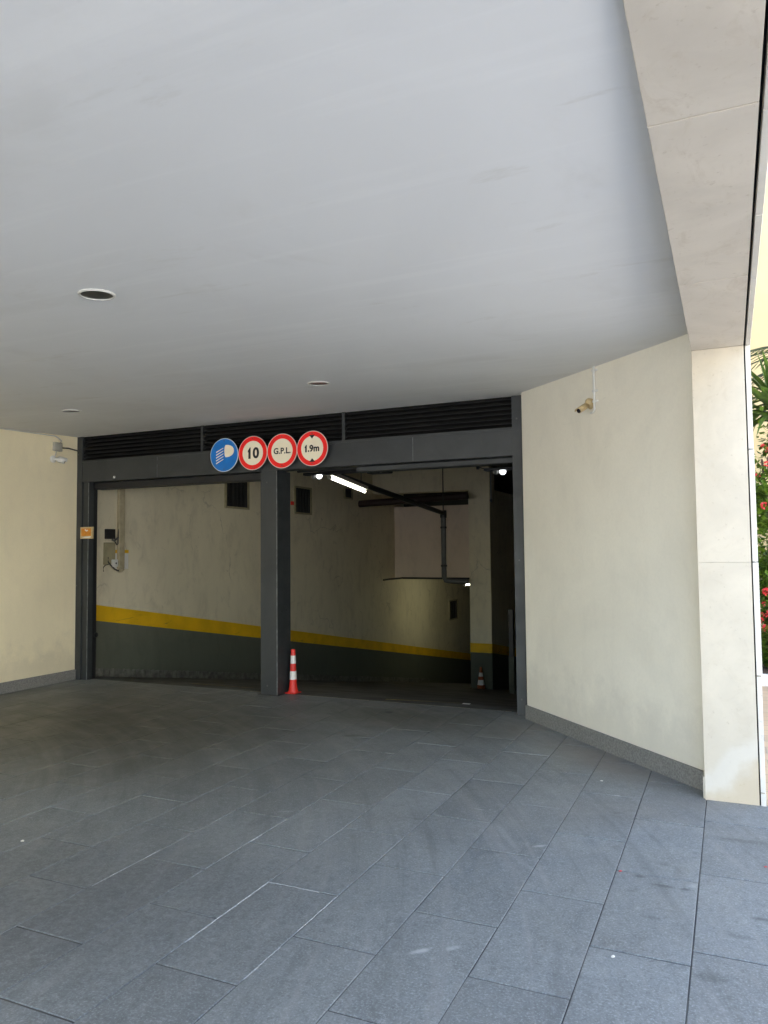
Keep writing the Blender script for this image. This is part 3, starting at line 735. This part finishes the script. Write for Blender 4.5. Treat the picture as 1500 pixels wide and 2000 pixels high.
# ------------------------------------------------------------------ cameras on the walls
def bullet(t, mount, nrm_, tip, r, body_m, lens_m, dome=None):
    mount = Vector(mount); tip = Vector(tip); n_ = Vector(nrm_)
    b = bmesh.new(); lathe(b, [(r * 1.25, 0), (r * 1.25, 0.012), (r * 0.9, 0.022)], mount, n_, 18); obj('mount', b, body_m, t, smooth=True)
    joint = mount + n_ * (r * 2.0)
    b = bmesh.new(); tube(b, [mount, joint, joint + (tip - joint) * 0.15], r * 0.42, 10); obj('arm', b, body_m, t, smooth=True)
    d_ = (tip - joint).normalized(); l_ = (tip - joint).length
    b = bmesh.new(); lathe(b, [(r * 0.6, 0), (r * 0.95, 0.012), (r, 0.03), (r, l_ - 0.004), (r * 0.86, l_)], joint, d_, 20); bd = obj('body', b, body_m, t, smooth=True)
    b = bmesh.new(); lathe(b, [(r * 0.80, 0), (r * 0.80, 0.004)], joint + d_ * (l_ - 0.001), d_, 20); obj('lens', b, lens_m, t)
    # sunshade over the top half
    u, w, d_ = frame_of(d_); up = Vector((0, 0, 1)); up = (up - up.dot(d_) * d_).normalized(); sd = d_.cross(up)
    b = bmesh.new(); R = []
    for h in (0.015, l_ + 0.018):
        R.append([b.verts.new(joint + d_ * h + (sd * math.cos(a) + up * math.sin(a)) * (r + 0.006)) for a in [PI * k / 10 for k in range(11)]])
    for k in range(10): b.faces.new((R[0][k], R[0][k + 1], R[1][k + 1], R[1][k]))
    o_ = obj('sunshade', b, body_m, t, smooth=True); so = o_.modifiers.new('thick', 'SOLIDIFY'); so.thickness = 0.003
t = thing('security_camera', 'white bullet camera with dark lens high on the cream wall beside the gate', 'security camera', (XL, 6.98, 2.80), 'wall cameras of the entrance')
bullet(t, (XL, 6.975, 2.80), (1, 0, 0), (-7.575, 7.035, 2.772), 0.036, M_white, M_lens)
t = thing('junction_box', 'square grey junction box with cables above the camera on the cream wall', 'junction box', (XL, 7.02, 2.96))
b = bmesh.new(); box(b, XL, 6.965, 2.905, XL + 0.05, 7.085, 3.015); obj('box', b, M_boxgrey, t, bevel=0.008)
b = bmesh.new(); tube(b, [(XL + 0.02, 7.085, 2.955), (XL + 0.03, 7.2, 2.962), (XL + 0.03, 7.30, 2.952), (XL + 0.02, 7.375, 2.947)], 0.009); obj('cable', b, M_cable, t)
b = bmesh.new(); tube(b, [(XL + 0.02, 7.01, 2.905), (XL + 0.025, 7.0, 2.87), (XL + 0.02, 6.985, 2.83)], 0.006); obj('cable', b, M_whitecable, t)
b = bmesh.new(); tube(b, [(XL + 0.02, 7.06, 3.01), (XL + 0.04, 7.075, 3.04), (XL + 0.03, 7.03, 3.075), (XL + 0.015, 6.99, 3.095), (XL + 0.012, 6.6, 3.088), (XL + 0.012, 6.1, 3.075), (XL + 0.012, 5.0, 3.04)], 0.008); obj('cable', b, M_whitecable, t)

nr = Vector((-0.73, -0.683, 0)).normalized(); dr = Vector((0.683, -0.73, 0)).normalized()
CP = Vector(P1 + (0,)) + dr * ((Vector((-1.016, 6.375, 0)) - Vector(P1 + (0,))).dot(dr)); CP.z = 2.775
t = thing('security_camera', 'aged beige bullet camera under a white conduit on the angled wall', 'security camera', tuple(CP), 'wall cameras of the entrance')
bullet(t, CP, nr, CP + Vector((-0.075, -0.155, -0.06)), 0.022, M_beige, M_lens)
b = bmesh.new(); lathe(b, [(0.034, 0), (0.036, 0.03), (0.026, 0.045), (0.01, 0.05)], CP + Vector((0, 0, 0.028)), nr, 18); obj('base_box', b, M_beige, t, smooth=True)
CC = CP + dr * 0.065 + nr * 0.014
t = thing('conduit', 'thin white conduit running down from the ceiling beside the beige camera', 'conduit', (CC.x, CC.y, 2.70))
b = bmesh.new(); tube(b, [(CC.x, CC.y, 3.10), (CC.x, CC.y, 2.76), (CC.x, CC.y, 2.735), tuple(CC + dr * -0.02 + Vector((0, 0, 2.715 - CC.z))), tuple(CC + dr * -0.055 + Vector((0, 0, 2.715 - CC.z)))], 0.010); obj('pipe', b, M_white, t, smooth=True)
for z in (3.055, 2.885, 2.80):
    b = bmesh.new(); c0 = CC + Vector((0, 0, z - CC.z))
    q = [c0 + dr * e + nr * g for e, g in ((-0.013, -0.016), (0.034, -0.016), (0.034, -0.006), (0.013, 0.012), (-0.013, 0.012))]
    v1 = [b.verts.new(p + Vector((0, 0, -0.008))) for p in q]; v2 = [b.verts.new(p + Vector((0, 0, 0.008))) for p in q]
    b.faces.new(v1[::-1]); b.faces.new(v2)
    for k in range(5): b.faces.new((v1[k], v1[(k + 1) % 5], v2[(k + 1) % 5], v2[k]))
    obj('clip', b, M_white, t)

# ------------------------------------------------------------------ traffic cones
CONES = 'traffic cones at the gate'
t = thing('traffic_cone', 'bright red traffic cone with two white bands standing beside the centre post', 'traffic cone', (-4.585, 7.57, 0), CONES)
cx, cy = -4.582, 7.57
b = bmesh.new()
pts = [(-0.070, -0.070), (0.070, -0.070), (0.070, 0.070), (-0.070, 0.070)]
prism(b, [(cx + x, cy + y) for x, y in pts], 0.0, 0.014); obj('base', b, M_cone_red, t, bevel=0.008)
def cr(z): return 0.043 - (z - 0.10) * 0.046 if z > 0.10 else 0.043 + (0.10 - z) ** 1.6 * 0.9
prof = [(cr(z), z) for z in (0.012, 0.03, 0.045, 0.06, 0.08, 0.10, 0.156)]
b = bmesh.new(); lathe(b, prof, (cx, cy, 0), seg=28, cap=False); obj('skirt', b, M_cone_red, t, smooth=True)
for z0, z1, m_, nm in ((0.156, 0.25, M_cone_white, 'white_band'), (0.25, 0.335, M_cone_red, 'red_band'), (0.335, 0.425, M_cone_white, 'white_band')):
    b = bmesh.new(); lathe(b, [(cr(z0), z0), (cr(z1), z1)], (cx, cy, 0), seg=28, cap=False); obj(nm, b, m_, t, smooth=True)
b = bmesh.new(); lathe(b, [(cr(0.425), 0.425), (cr(0.487), 0.487), (cr(0.495) - 0.004, 0.495), (0.008, 0.497)], (cx, cy, 0), seg=28); obj('tip', b, M_cone_red, t, smooth=True)
zb = rl(16.2)
cx, cy = -5.045, 16.2
t = thing('traffic_cone', 'dull orange traffic cone with white bands in front of the dark ramp pier', 'traffic cone', (cx, cy, zb), CONES)
b = bmesh.new(); prism(b, [(cx + x * 0.95, cy + y * 0.95) for x, y in pts], zb - 0.02, zb + 0.03); obj('base', b, M_cone2_red, t, bevel=0.008)
def cr2(z): return 0.092 - z * 0.155
for z0, z1, m_, nm in ((0.03, 0.09, M_cone2_red, 'skirt'), (0.09, 0.20, M_cone_white, 'white_band'), (0.20, 0.27, M_cone2_red, 'red_band'), (0.27, 0.355, M_cone_white, 'white_band'), (0.355, 0.47, M_cone2_red, 'tip')):
    b = bmesh.new(); lathe(b, [(cr2(z0), z0), (cr2(z1), z1)], (cx, cy, zb), seg=24, cap=nm == 'tip'); obj(nm, b, m_, t, smooth=True)

# ------------------------------------------------------------------ fittings inside the garage
def tube_lamp(p0, p1, label, m_):
    p0, p1 = Vector(p0), Vector(p1); mid = (p0 + p1) / 2
    t = thing('tube_lamp', label, 'tube lamp', tuple(mid), 'fluorescent tubes in the garage')
    d_ = (p1 - p0).normalized()
    b = bmesh.new(); tube(b, [p0, p1], 0.019, 12); obj('tube', b, m_, t, smooth=True)
    b = bmesh.new(); u, w, d_ = frame_of(d_); up = Vector((0, 0, 0.045))
    for a_, e_ in ((p0 - d_ * 0.04, p0), (p1, p1 + d_ * 0.04)):
        b2 = bmesh.new(); tube(b2, [a_, e_], 0.03, 12); obj('end_cap', b2, M_boxgrey, t)
    q0, q1 = p0 - d_ * 0.04 + up, p1 + d_ * 0.04 + up
    v1 = [b.verts.new(q0 + u * s_ * 0.05 + Vector((0, 0, h))) for s_, h in ((-1, -0.012), (1, -0.012), (1, 0.045), (-1, 0.045))]
    v2 = [b.verts.new(q1 + u * s_ * 0.05 + Vector((0, 0, h))) for s_, h in ((-1, -0.012), (1, -0.012), (1, 0.045), (-1, 0.045))]
    b.faces.new(v1[::-1]); b.faces.new(v2)
    for k in range(4): b.faces.new((v1[k], v1[(k + 1) % 4], v2[(k + 1) % 4], v2[k]))
    obj('housing', b, M_boxgrey, t)
    return t
t = tube_lamp((-5.314, 9.84, 2.695), (-5.469, 11.315, 2.601), 'lit fluorescent tube hanging below the garage ceiling in the right bay', M_tube)
for (x, y, z) in ((-5.33, 10.0, 2.77), (-5.45, 11.15, 2.70)):
    b = bmesh.new(); tube(b, [(x, y, z), (x, y, 3.5)], 0.006, 6); obj('hanger', b, M_darkpipe, t)
tube_lamp((-6.085, 18.35, 0.765), (-5.70, 19.35, 0.79), 'short lit tube low in the distance left of the ramp pier', M_tube_far)

# pipes
b = bmesh.new(); tube(b, [(-5.6, 8.4, 2.985), (-5.6, 10.454, 2.826), (-5.6, 12.2, 2.69), (-5.6, 15.445, 2.431)], 0.048, 10)
t = thing('sloping_pipe', 'dark pipe sloping down across the right bay with a grey downpipe at its end', 'pipe', (-5.6, 15.445, 2.431)); obj('run', b, M_darkpipe, t, smooth=True)
b = bmesh.new(); lathe(b, [(0.07, -0.09), (0.07, 0.07)], (-5.6, 15.47, 2.42), (0, 0, 1), 14); obj('elbow', b, M_darkpipe, t, smooth=True)
b = bmesh.new(); tube(b, [(-5.6, 15.47, 2.40), (-5.6, 15.47, 1.05), (-5.58, 15.5, 0.99), (-5.45, 15.55, 0.965), (-5.1, 15.6, 0.96)], 0.056, 12); obj('downpipe', b, M_greypipe, t, smooth=True)
for z in (2.12, 1.30):
    b = bmesh.new(); lathe(b, [(0.068, -0.02), (0.068, 0.02)], (-5.6, 15.47, z), (0, 0, 1), 14); obj('collar', b, M_darkpipe, t)
b = bmesh.new(); tube(b, [(-5.60, 15.47, 2.5), (-5.60, 15.47, 3.5)], 0.012, 6); obj('hanger', b, M_darkpipe, t)
b = bmesh.new(); tube(b, [(-7.74, 15.7, 2.715), (-5.12, 15.7, 2.80)], 0.078, 14)
tag(obj('fire_main', b, M_redpipe, smooth=True, origin=(-6.5, 15.7, 2.75)), 'dark red horizontal pipe under the garage beam', 'pipe')

# grilles on the garage wall
def grille(y0, y1, z0, z1, label, bars):
    t = thing('vent_grille', label, 'grille', (XL, (y0 + y1) / 2, z0), 'dark grilles on the garage wall')
    f = 0.035
    b = B((XL - 0.01, y0, z0, XL + 0.03, y1, z0 + f), (XL - 0.01, y0, z1 - f, XL + 0.03, y1, z1), (XL - 0.01, y0, z0 + f, XL + 0.03, y0 + f, z1 - f), (XL - 0.01, y1 - f, z0 + f, XL + 0.03, y1, z1 - f))
    obj('frame', b, M_panel, t)
    obj('backing', B((XL - 0.005, y0 + f, z0 + f, XL + 0.005, y1 - f, z1 - f)), M_black, t)
    for k in range(1, bars + 1):
        yy = y0 + (y1 - y0) * k / (bars + 1)
        w_ = 0.012 if k == (bars + 1) // 2 else 0.005
        obj('bar', B((XL + 0.004, yy - w_, z0 + f, XL + 0.022, yy + w_, z1 - f)), M_darkpipe, t)
grille(10.55, 11.25, 2.365, 2.93, 'large dark grille on the garage wall left of the centre post', 5)
grille(12.80, 13.46, 2.365, 2.915, 'dark grille high on the garage wall right of the centre post', 5)
grille(14.91, 15.31, 2.79, 3.06, 'smallest dark grille, high on the garage wall beside the lit tube', 3)
grille(21.7, 22.47, -0.45, 0.15, 'dark grille low on the far garage wall near the ramp pier', 3)
tag(obj('red_button', B((XL - 0.005, 12.68, 2.53, XL + 0.03, 12.76, 2.60)), M_cone_red, origin=(XL, 12.72, 2.53)), 'tiny red button on the garage wall just right of the centre post', 'button')

# control gear on the garage wall, left bay
X0 = XL
t = thing('wall_trunking', 'beige vertical cable trunking on the garage wall in the left bay', 'trunking', (X0, 8.14, 1.355))
b = bmesh.new(); box(b, X0 - 0.002, 8.085, 1.40, X0 + 0.05, 8.195, 3.45); obj('channel', b, M_trunk, t, bevel=0.012)
b = bmesh.new(); lathe(b, [(0.055, 0), (0.05, 0.02), (0.02, 0.05)], (X0 + 0.02, 8.14, 1.40), (0, 0, -1), 16); obj('end_cap', b, M_trunk, t, smooth=True)
b = bmesh.new(); tube(b, [(X0 + 0.03, 8.10, 1.38), (X0 + 0.05, 8.06, 1.375), (X0 + 0.05, 8.0, 1.40), (X0 + 0.04, 7.93, 1.46), (X0 + 0.03, 7.90, 1.50), (X0 + 0.03, 7.90, 1.56)], 0.010); obj('cable', b, M_cable, t)
b = bmesh.new(); tube(b, [(X0 + 0.03, 7.91, 1.465), (X0 + 0.02, 7.86, 1.455), (X0 + 0.02, 7.83, 1.43), (X0 + 0.02, 7.83, 1.37)], 0.007); obj('cable', b, M_cable, t)
b = bmesh.new(); tube(b, [(X0 + 0.03, 8.09, 1.95), (X0 + 0.04, 8.075, 1.85), (X0 + 0.04, 8.07, 1.74), (X0 + 0.05, 8.04, 1.73), (X0 + 0.04, 8.0, 1.79)], 0.008); obj('cable', b, M_cable, t)
t = thing('card_reader', 'small black reader box on the garage wall beside the beige trunking', 'reader', (X0, 7.93, 1.81))
b = bmesh.new(); box(b, X0 - 0.002, 7.858, 1.808, X0 + 0.06, 8.005, 1.945); obj('case', b, M_black, t, bevel=0.008)
b = bmesh.new(); tube(b, [(X0 + 0.03, 7.97, 1.80), (X0 + 0.035, 8.0, 1.785), (X0 + 0.03, 8.09, 1.83)], 0.014); obj('gland', b, M_greypipe, t)
t = thing('control_panel', 'olive grey panel with a socket below the black reader box', 'control panel', (X0, 7.95, 1.39))
b = bmesh.new(); box(b, X0 - 0.002, 7.842, 1.46, X0 + 0.03, 8.035, 1.762); obj('plate', b, M_panel, t, bevel=0.006)
b = bmesh.new(); box(b, X0 + 0.031, 7.955, 1.432, X0 + 0.065, 8.055, 1.53); so = obj('socket', b, M_white, t, bevel=0.008)
b = bmesh.new(); lathe(b, [(0.012, 0), (0.012, 0.004)], (X0 + 0.065, 8.012, 1.478), (1, 0, 0), 10); obj('socket_hole', b, M_black, so)
t = thing('wall_notice', 'white paper notice with a yellow top strip half hidden by the beige trunking', 'notice', (X0, 8.15, 1.38))
obj('paper', B((X0 - 0.002, 8.03, 1.395, X0 + 0.006, 8.305, 1.615)), M_white, t)
obj('yellow_strip', B((X0 - 0.002, 8.02, 1.617, X0 + 0.008, 8.312, 1.662)), M_yellow, t)

# emergency lamps and gate motor gear under the header
def twin(x, y, z, label):
    t = thing('emergency_lamp', label, 'emergency lamp', (x, y, z), 'twin emergency lamps in the garage')
    obj('plate', B((x - 0.16, y - 0.05, z + 0.012, x + 0.20, y + 0.06, z + 0.045)), M_black, t, bevel=0.006)
    for dx_, m_, r in ((0.055, M_emerg, 0.029), (-0.03, M_greypipe, 0.027)):
        b = bmesh.new(); lathe(b, [(r * 0.5, -0.036), (r * 1.1, -0.022), (r * 1.35, -0.002), (r * 1.2, 0.012)], (x + dx_, y, z), (0, 0, 1), 16); obj('lamp_head', b, m_, t, smooth=True)
twin(-4.86, 8.6, 2.585, 'twin emergency lamp just right of the signs under the gate header')
twin(-2.43, 8.6, 2.515, 'twin emergency lamp at the right end of the right bay')
t = thing('gate_motor', 'black gate motor and spring gear hanging under the header in the right bay', 'gate motor', (-4.1, 8.6, 2.6))
obj('rail', B((-4.72, 8.56, 2.595, -4.30, 8.63, 2.64)), M_black, t)
obj('case', B((-4.32, 8.52, 2.60, -4.17, 8.68, 2.68)), M_black, t, bevel=0.01)
obj('drum', B((-4.09, 8.52, 2.57, -3.80, 8.68, 2.66)), M_black, t, bevel=0.01)
b = bmesh.new(); tube(b, [(-4.17, 8.60, 2.645), (-4.09, 8.60, 2.64)], 0.025, 10); obj('shaft', b, M_greypipe, t)
obj('bracket', B((-3.905, 8.51, 2.575, -3.875, 8.518, 2.63)), M_boxgrey, t)
for x in (-4.25, -3.95):
    b = bmesh.new(); tube(b, [(x, 8.62, 2.66), (x, 8.62, 3.5)], 0.012, 6); obj('hanger', b, M_darkpipe, t)
b = bmesh.new(); tube(b, [(-4.65, 7.80, 2.56), (-2.2, 7.80, 2.56)], 0.018, 8); obj('torsion_bar', b, M_darkpipe, t)
t = thing('pull_cord', 'thin dark cord hanging with a knob in front of the ramp pier', 'cord', (-2.78, 8.6, 2.5))
b = bmesh.new(); tube(b, [(-2.72, 8.7, 2.60), (-2.60, 8.7, 2.56), (-2.55, 8.7, 2.53), (-2.55, 8.7, 2.2)], 0.006, 6); obj('cord', b, M_black, t)
b = bmesh.new(); lathe(b, [(0.012, 0), (0.016, 0.02), (0.008, 0.04)], (-2.55, 8.7, 2.17), seg=10); obj('knob', b, M_black, t)
b = bmesh.new(); lathe(b, [(0.02, 0), (0.022, 0.03)], (-2.72, 8.7, 2.585), (1, 0, 0), 10); obj('pulley', b, M_black, t)

# ------------------------------------------------------------------ litter on the slabs
def flake(name, x, y, r, m_, label, cat, flat=0.25):
    b = bmesh.new(); n_ = 7
    ring = [b.verts.new((x + r * random.uniform(0.6, 1.2) * math.cos(2 * PI * k / n_), y + r * random.uniform(0.6, 1.2) * math.sin(2 * PI * k / n_), 0.0015 + random.uniform(0, r * flat))) for k in range(n_)]
    c0 = b.verts.new((x, y, 0.003 + r * flat)); c1 = b.verts.new((x, y, 0.0012))
    for k in range(n_):
        b.faces.new((ring[k], ring[(k + 1) % n_], c0)); b.faces.new((ring[(k + 1) % n_], ring[k], c1))
    return tag(obj(name, b, m_, origin=(x, y, 0)), label, cat)
flake('petal', -0.542, 3.989, 0.010, M_flower, 'fallen red petal in a paving joint, left of the stained slab joint', 'petal')
flake('petal', 0.114, 4.321, 0.009, M_flower, 'fallen red petal at the right edge of the paving', 'petal')
flake('litter', -0.463, 3.145, 0.010, M_cone_white, 'white chip of litter on the slate slabs in the right foreground', 'litter', 0.6)
flake('litter', -3.628, 3.107, 0.012, M_cone_white, 'white chip of litter on the dark slabs at the far left', 'litter', 0.6)
flake('litter', -0.854, 5.472, 0.011, M_cone_white, 'white chip on the slabs below the angled wall', 'litter', 0.4)

# ------------------------------------------------------------------ planting and yellow house on the street side
bed = struct('planting_bed', B((0.17, 10.05, -0.05, 3.0, 15.0, 0.10)), M_soil, 'planted bed beside the pavement')
b = B((0.165, 9.97, -0.05, 3.1, 10.045, 0.13)); obj('kerb', b, M_stone_edge, bed, bevel=0.008)

def leaf_blade(length, width, bend, seg_=5):
    """a pointed sword leaf along +x, folded along its rib"""
    b = bmesh.new(); rows = []
    for i in range(seg_ + 1):
        q = i / seg_; w_ = width * (0.55 + 0.45 * math.sin(PI * min(q * 1.3, 1))) * (1 - q ** 3) + 0.001
        x = length * (q - 0.10 * bend * q * q); z = -length * bend * q * q * 0.5
        rows.append([b.verts.new((x, -w_, z + w_ * 0.45)), b.verts.new((x, 0, z)), b.verts.new((x, w_, z + w_ * 0.45))])
    for a_, c_ in zip(rows, rows[1:]):
        b.faces.new((a_[0], a_[1], c_[1], c_[0])); b.faces.new((a_[1], a_[2], c_[2], c_[1]))
    return b
def as_mesh(b, name, m_):
    me = bpy.data.meshes.new(name); b.to_mesh(me); b.free(); me.materials.append(m_)
    for p in me.polygons: p.use_smooth = True
    return me
swords = [as_mesh(leaf_blade(0.85, 0.046, k), 'leaf', M_sword) for k in (0.15, 0.5, 0.9)]
def sword_plant(x, y, h, n, label, lean=0.0):
    t = thing('sword_leaf_plant', label, 'plant', (x, y, 0.1), 'sword leaved plants in the bed')
    b = bmesh.new(); tube(b, [(x, y, 0.05), (x + lean * 0.4, y, h * 0.5), (x + lean, y, h)], 0.05, 8); obj('trunk', b, M_bark, t)
    for i in range(n):
        o = bpy.data.objects.new('leaf', swords[i % 3]); COL.objects.link(o); o.parent = t
        o.location = (lean, 0, h - 0.1 + random.uniform(-0.35, 0.08))
        o.rotation_euler = (random.uniform(-0.3, 0.3), -math.radians(random.uniform(-15, 82)), 2.4 * i + random.uniform(-0.3, 0.3))
        o.scale = (random.uniform(0.75, 1.15),) * 3
sword_plant(0.56, 10.6, 3.45, 95, 'tall sword leaved plant beside the pillar in front of the yellow house')
sword_plant(1.5, 11.6, 2.6, 34, 'lower sword leaved plant deeper in the bed', 0.1)

def shrub(x, y, rx, ry, h, n, label, flowers, z0=0.05, dens=0.055):
    t = thing('flowering_shrub', label, 'shrub', (x, y, 0.1), 'shrubs in the bed')
    b = bmesh.new()
    for i in range(6):
        a_ = random.uniform(0, 2 * PI); r_ = random.uniform(0.2, 0.7)
        tube(b, [(x + 0.05 * math.cos(a_), y + 0.05 * math.sin(a_), 0.05), (x + rx * r_ * 0.5 * math.cos(a_), y + ry * r_ * 0.5 * math.sin(a_), h * 0.5), (x + rx * r_ * math.cos(a_), y + ry * r_ * math.sin(a_), h * 0.9)], 0.014, 6)
    obj('stem', b, M_bark, t)
    cl = [(random.uniform(-1, 1), random.uniform(-1, 1), random.uniform(0, 1)) for _ in range(26)]
    b = bmesh.new()
    for i in range(n):
        c0 = random.choice(cl)
        p = Vector((x + c0[0] * rx * 0.8 + random.gauss(0, rx * 0.16), y + c0[1] * ry * 0.8 + random.gauss(0, ry * 0.16), z0 + c0[2] * h + random.gauss(0, h * 0.07)))
        if p.z < 0.12: p.z = 0.12 + random.uniform(0, 0.2)
        if p.x < 0.20: p.x = 0.20 + random.uniform(0, 0.15)
        d_ = Vector((random.gauss(0, 1), random.gauss(0, 1), random.gauss(0.3, 0.8))).normalized(); u, w, d_ = frame_of(d_)
        l_ = random.uniform(0.6, 1.3) * dens; tw = random.uniform(-0.6, 0.6)
        uu = u * math.cos(tw) + w * math.sin(tw); ww = d_.cross(uu)
        v = [b.verts.new(p), b.verts.new(p + d_ * l_ * 0.5 + uu * l_ * 0.32 + ww * l_ * 0.06), b.verts.new(p + d_ * l_), b.verts.new(p + d_ * l_ * 0.5 - uu * l_ * 0.32 + ww * l_ * 0.06)]
        b.faces.new((v[0], v[1], v[2])); b.faces.new((v[0], v[2], v[3]))
    me = bpy.data.meshes.new('foliage'); bmesh.ops.translate(b, vec=-Vector((x, y, 0.1)), verts=b.verts[:]); b.to_mesh(me); b.free(); me.materials.append(M_leaf)
    o = bpy.data.objects.new('foliage', me); COL.objects.link(o); o.parent = t; o['kind'] = 'stuff'
    fm = flower_mesh
    for i in range(flowers):
        c0 = random.choice(cl)
        o = bpy.data.objects.new('flower', fm); COL.objects.link(o); o.parent = t
        o.location = (max(c0[0] * rx + random.gauss(0, 0.08), 0.22 - x), c0[1] * ry - 0.1, z0 - 0.1 + c0[2] * h + random.uniform(0, 0.12))
        if h > 2.8 and i % 2 == 0: o.location = (random.uniform(-0.34, -0.02), -ry * random.uniform(0.7, 1.1), random.choice((random.uniform(2.0, 2.95), random.uniform(0.5, 1.9))))
        o.rotation_euler = (random.uniform(-0.8, 0.8), random.uniform(-0.8, 0.8), random.uniform(0, 6)); o.scale = (random.uniform(0.5, 0.85),) * 3
b = bmesh.new()
for i in range(16):
    d_ = Vector((random.gauss(0, 1), random.gauss(0, 1), random.gauss(0.5, 0.8))).normalized(); u, w, d_ = frame_of(d_); p = d_ * 0.03
    v = [b.verts.new(p - u * 0.012), b.verts.new(p + d_ * 0.026 - u * 0.024), b.verts.new(p + d_ * 0.032 + u * 0.024), b.verts.new(p + u * 0.012)]; b.faces.new(v)
flower_mesh = as_mesh(b, 'flower', M_flower)
shrub(0.58, 10.5, 0.40, 0.34, 3.0, 6800, 'tall red flowering shrub next to the stone pillar', 34, dens=0.085)
shrub(1.3, 11.0, 0.5, 0.5, 2.0, 3000, 'broad flowering shrub in the middle of the bed', 14)
shrub(0.72, 12.2, 0.5, 0.6, 2.2, 4200, 'green shrub behind the red flowering one', 10, dens=0.09)
shrub(2.3, 11.8, 0.5, 0.6, 1.7, 1800, 'green shrub at the street end of the bed', 8)
# potted climber spilling down to the pavement edge
# palm whose long fronds cross the yellow house
t = thing('palm', 'slim palm with long thin fronds against the yellow house', 'palm', (1.9, 12.9, 0.1))
b = bmesh.new(); tube(b, [(1.9, 12.9, 0.05), (1.85, 12.9, 2.2), (1.75, 12.9, 4.3)], 0.09, 10); obj('trunk', b, M_bark, t)
for i in range(15):
    a_ = PI + random.uniform(-0.5, 0.5) if i < 7 else random.uniform(0, 2 * PI)
    el = random.uniform(0.0, 0.9); b = bmesh.new(); P = []; Lf = random.uniform(1.3, 1.9)
    for k in range(9):
        q = k / 8; P.append(Vector((1.75 + math.cos(a_) * Lf * q, 12.9 + math.sin(a_) * Lf * q, 4.3 + math.sin(el) * Lf * q - 0.45 * Lf * q * q)))
    for k in range(8):
        p, d_ = P[k], (P[k + 1] - P[k]).normalized(); u, w, d_ = frame_of(d_)
        for sg in (-1, 1):
            for e_ in (0.0, 0.5):
                s0 = p + (P[k + 1] - p) * e_; tip = s0 + u * sg * 0.34 * (1 - 0.5 * k / 8) + d_ * 0.28 + Vector((0, 0, -0.08))
                v = [b.verts.new(s0 - d_ * 0.012), b.verts.new((s0 + tip) / 2 - d_ * 0.02), b.verts.new(tip), b.verts.new((s0 + tip) / 2 + d_ * 0.02)]; b.faces.new(v)
    tube(b, P, 0.012, 5); obj('frond', b, M_palm, t)

# yellow house at the end of the bed
hs = thing('yellow_house', 'sunlit yellow rendered house beyond the plants at the right edge', 'house', (5, 16, 0))
obj('wall', B((0.30, 16.0, -0.05, 9.0, 24, 14.0)), M_yellow_wall, hs)
obj('roof', B((0.2, 15.8, 14.0, 9.2, 24.2, 14.3)), M_stone_edge, hs)
for x in (2.2, 4.6, 7.0):
    for z in (0.9, 4.2, 7.4, 10.6):
        w_ = obj('window', B((x, 15.97, z, x + 1.0, 16.0, z + 1.6)), M_stone_edge, hs)
        obj('pane', B((x + 0.08, 15.955, z + 0.08, x + 0.92, 15.972, z + 1.52)), M_glass, w_)
        for sx in (-0.52, 1.02):
            obj('shutter', B((x + sx, 15.95, z + 0.02, x + sx + 0.5, 15.998, z + 1.58)), M_shutter, w_)
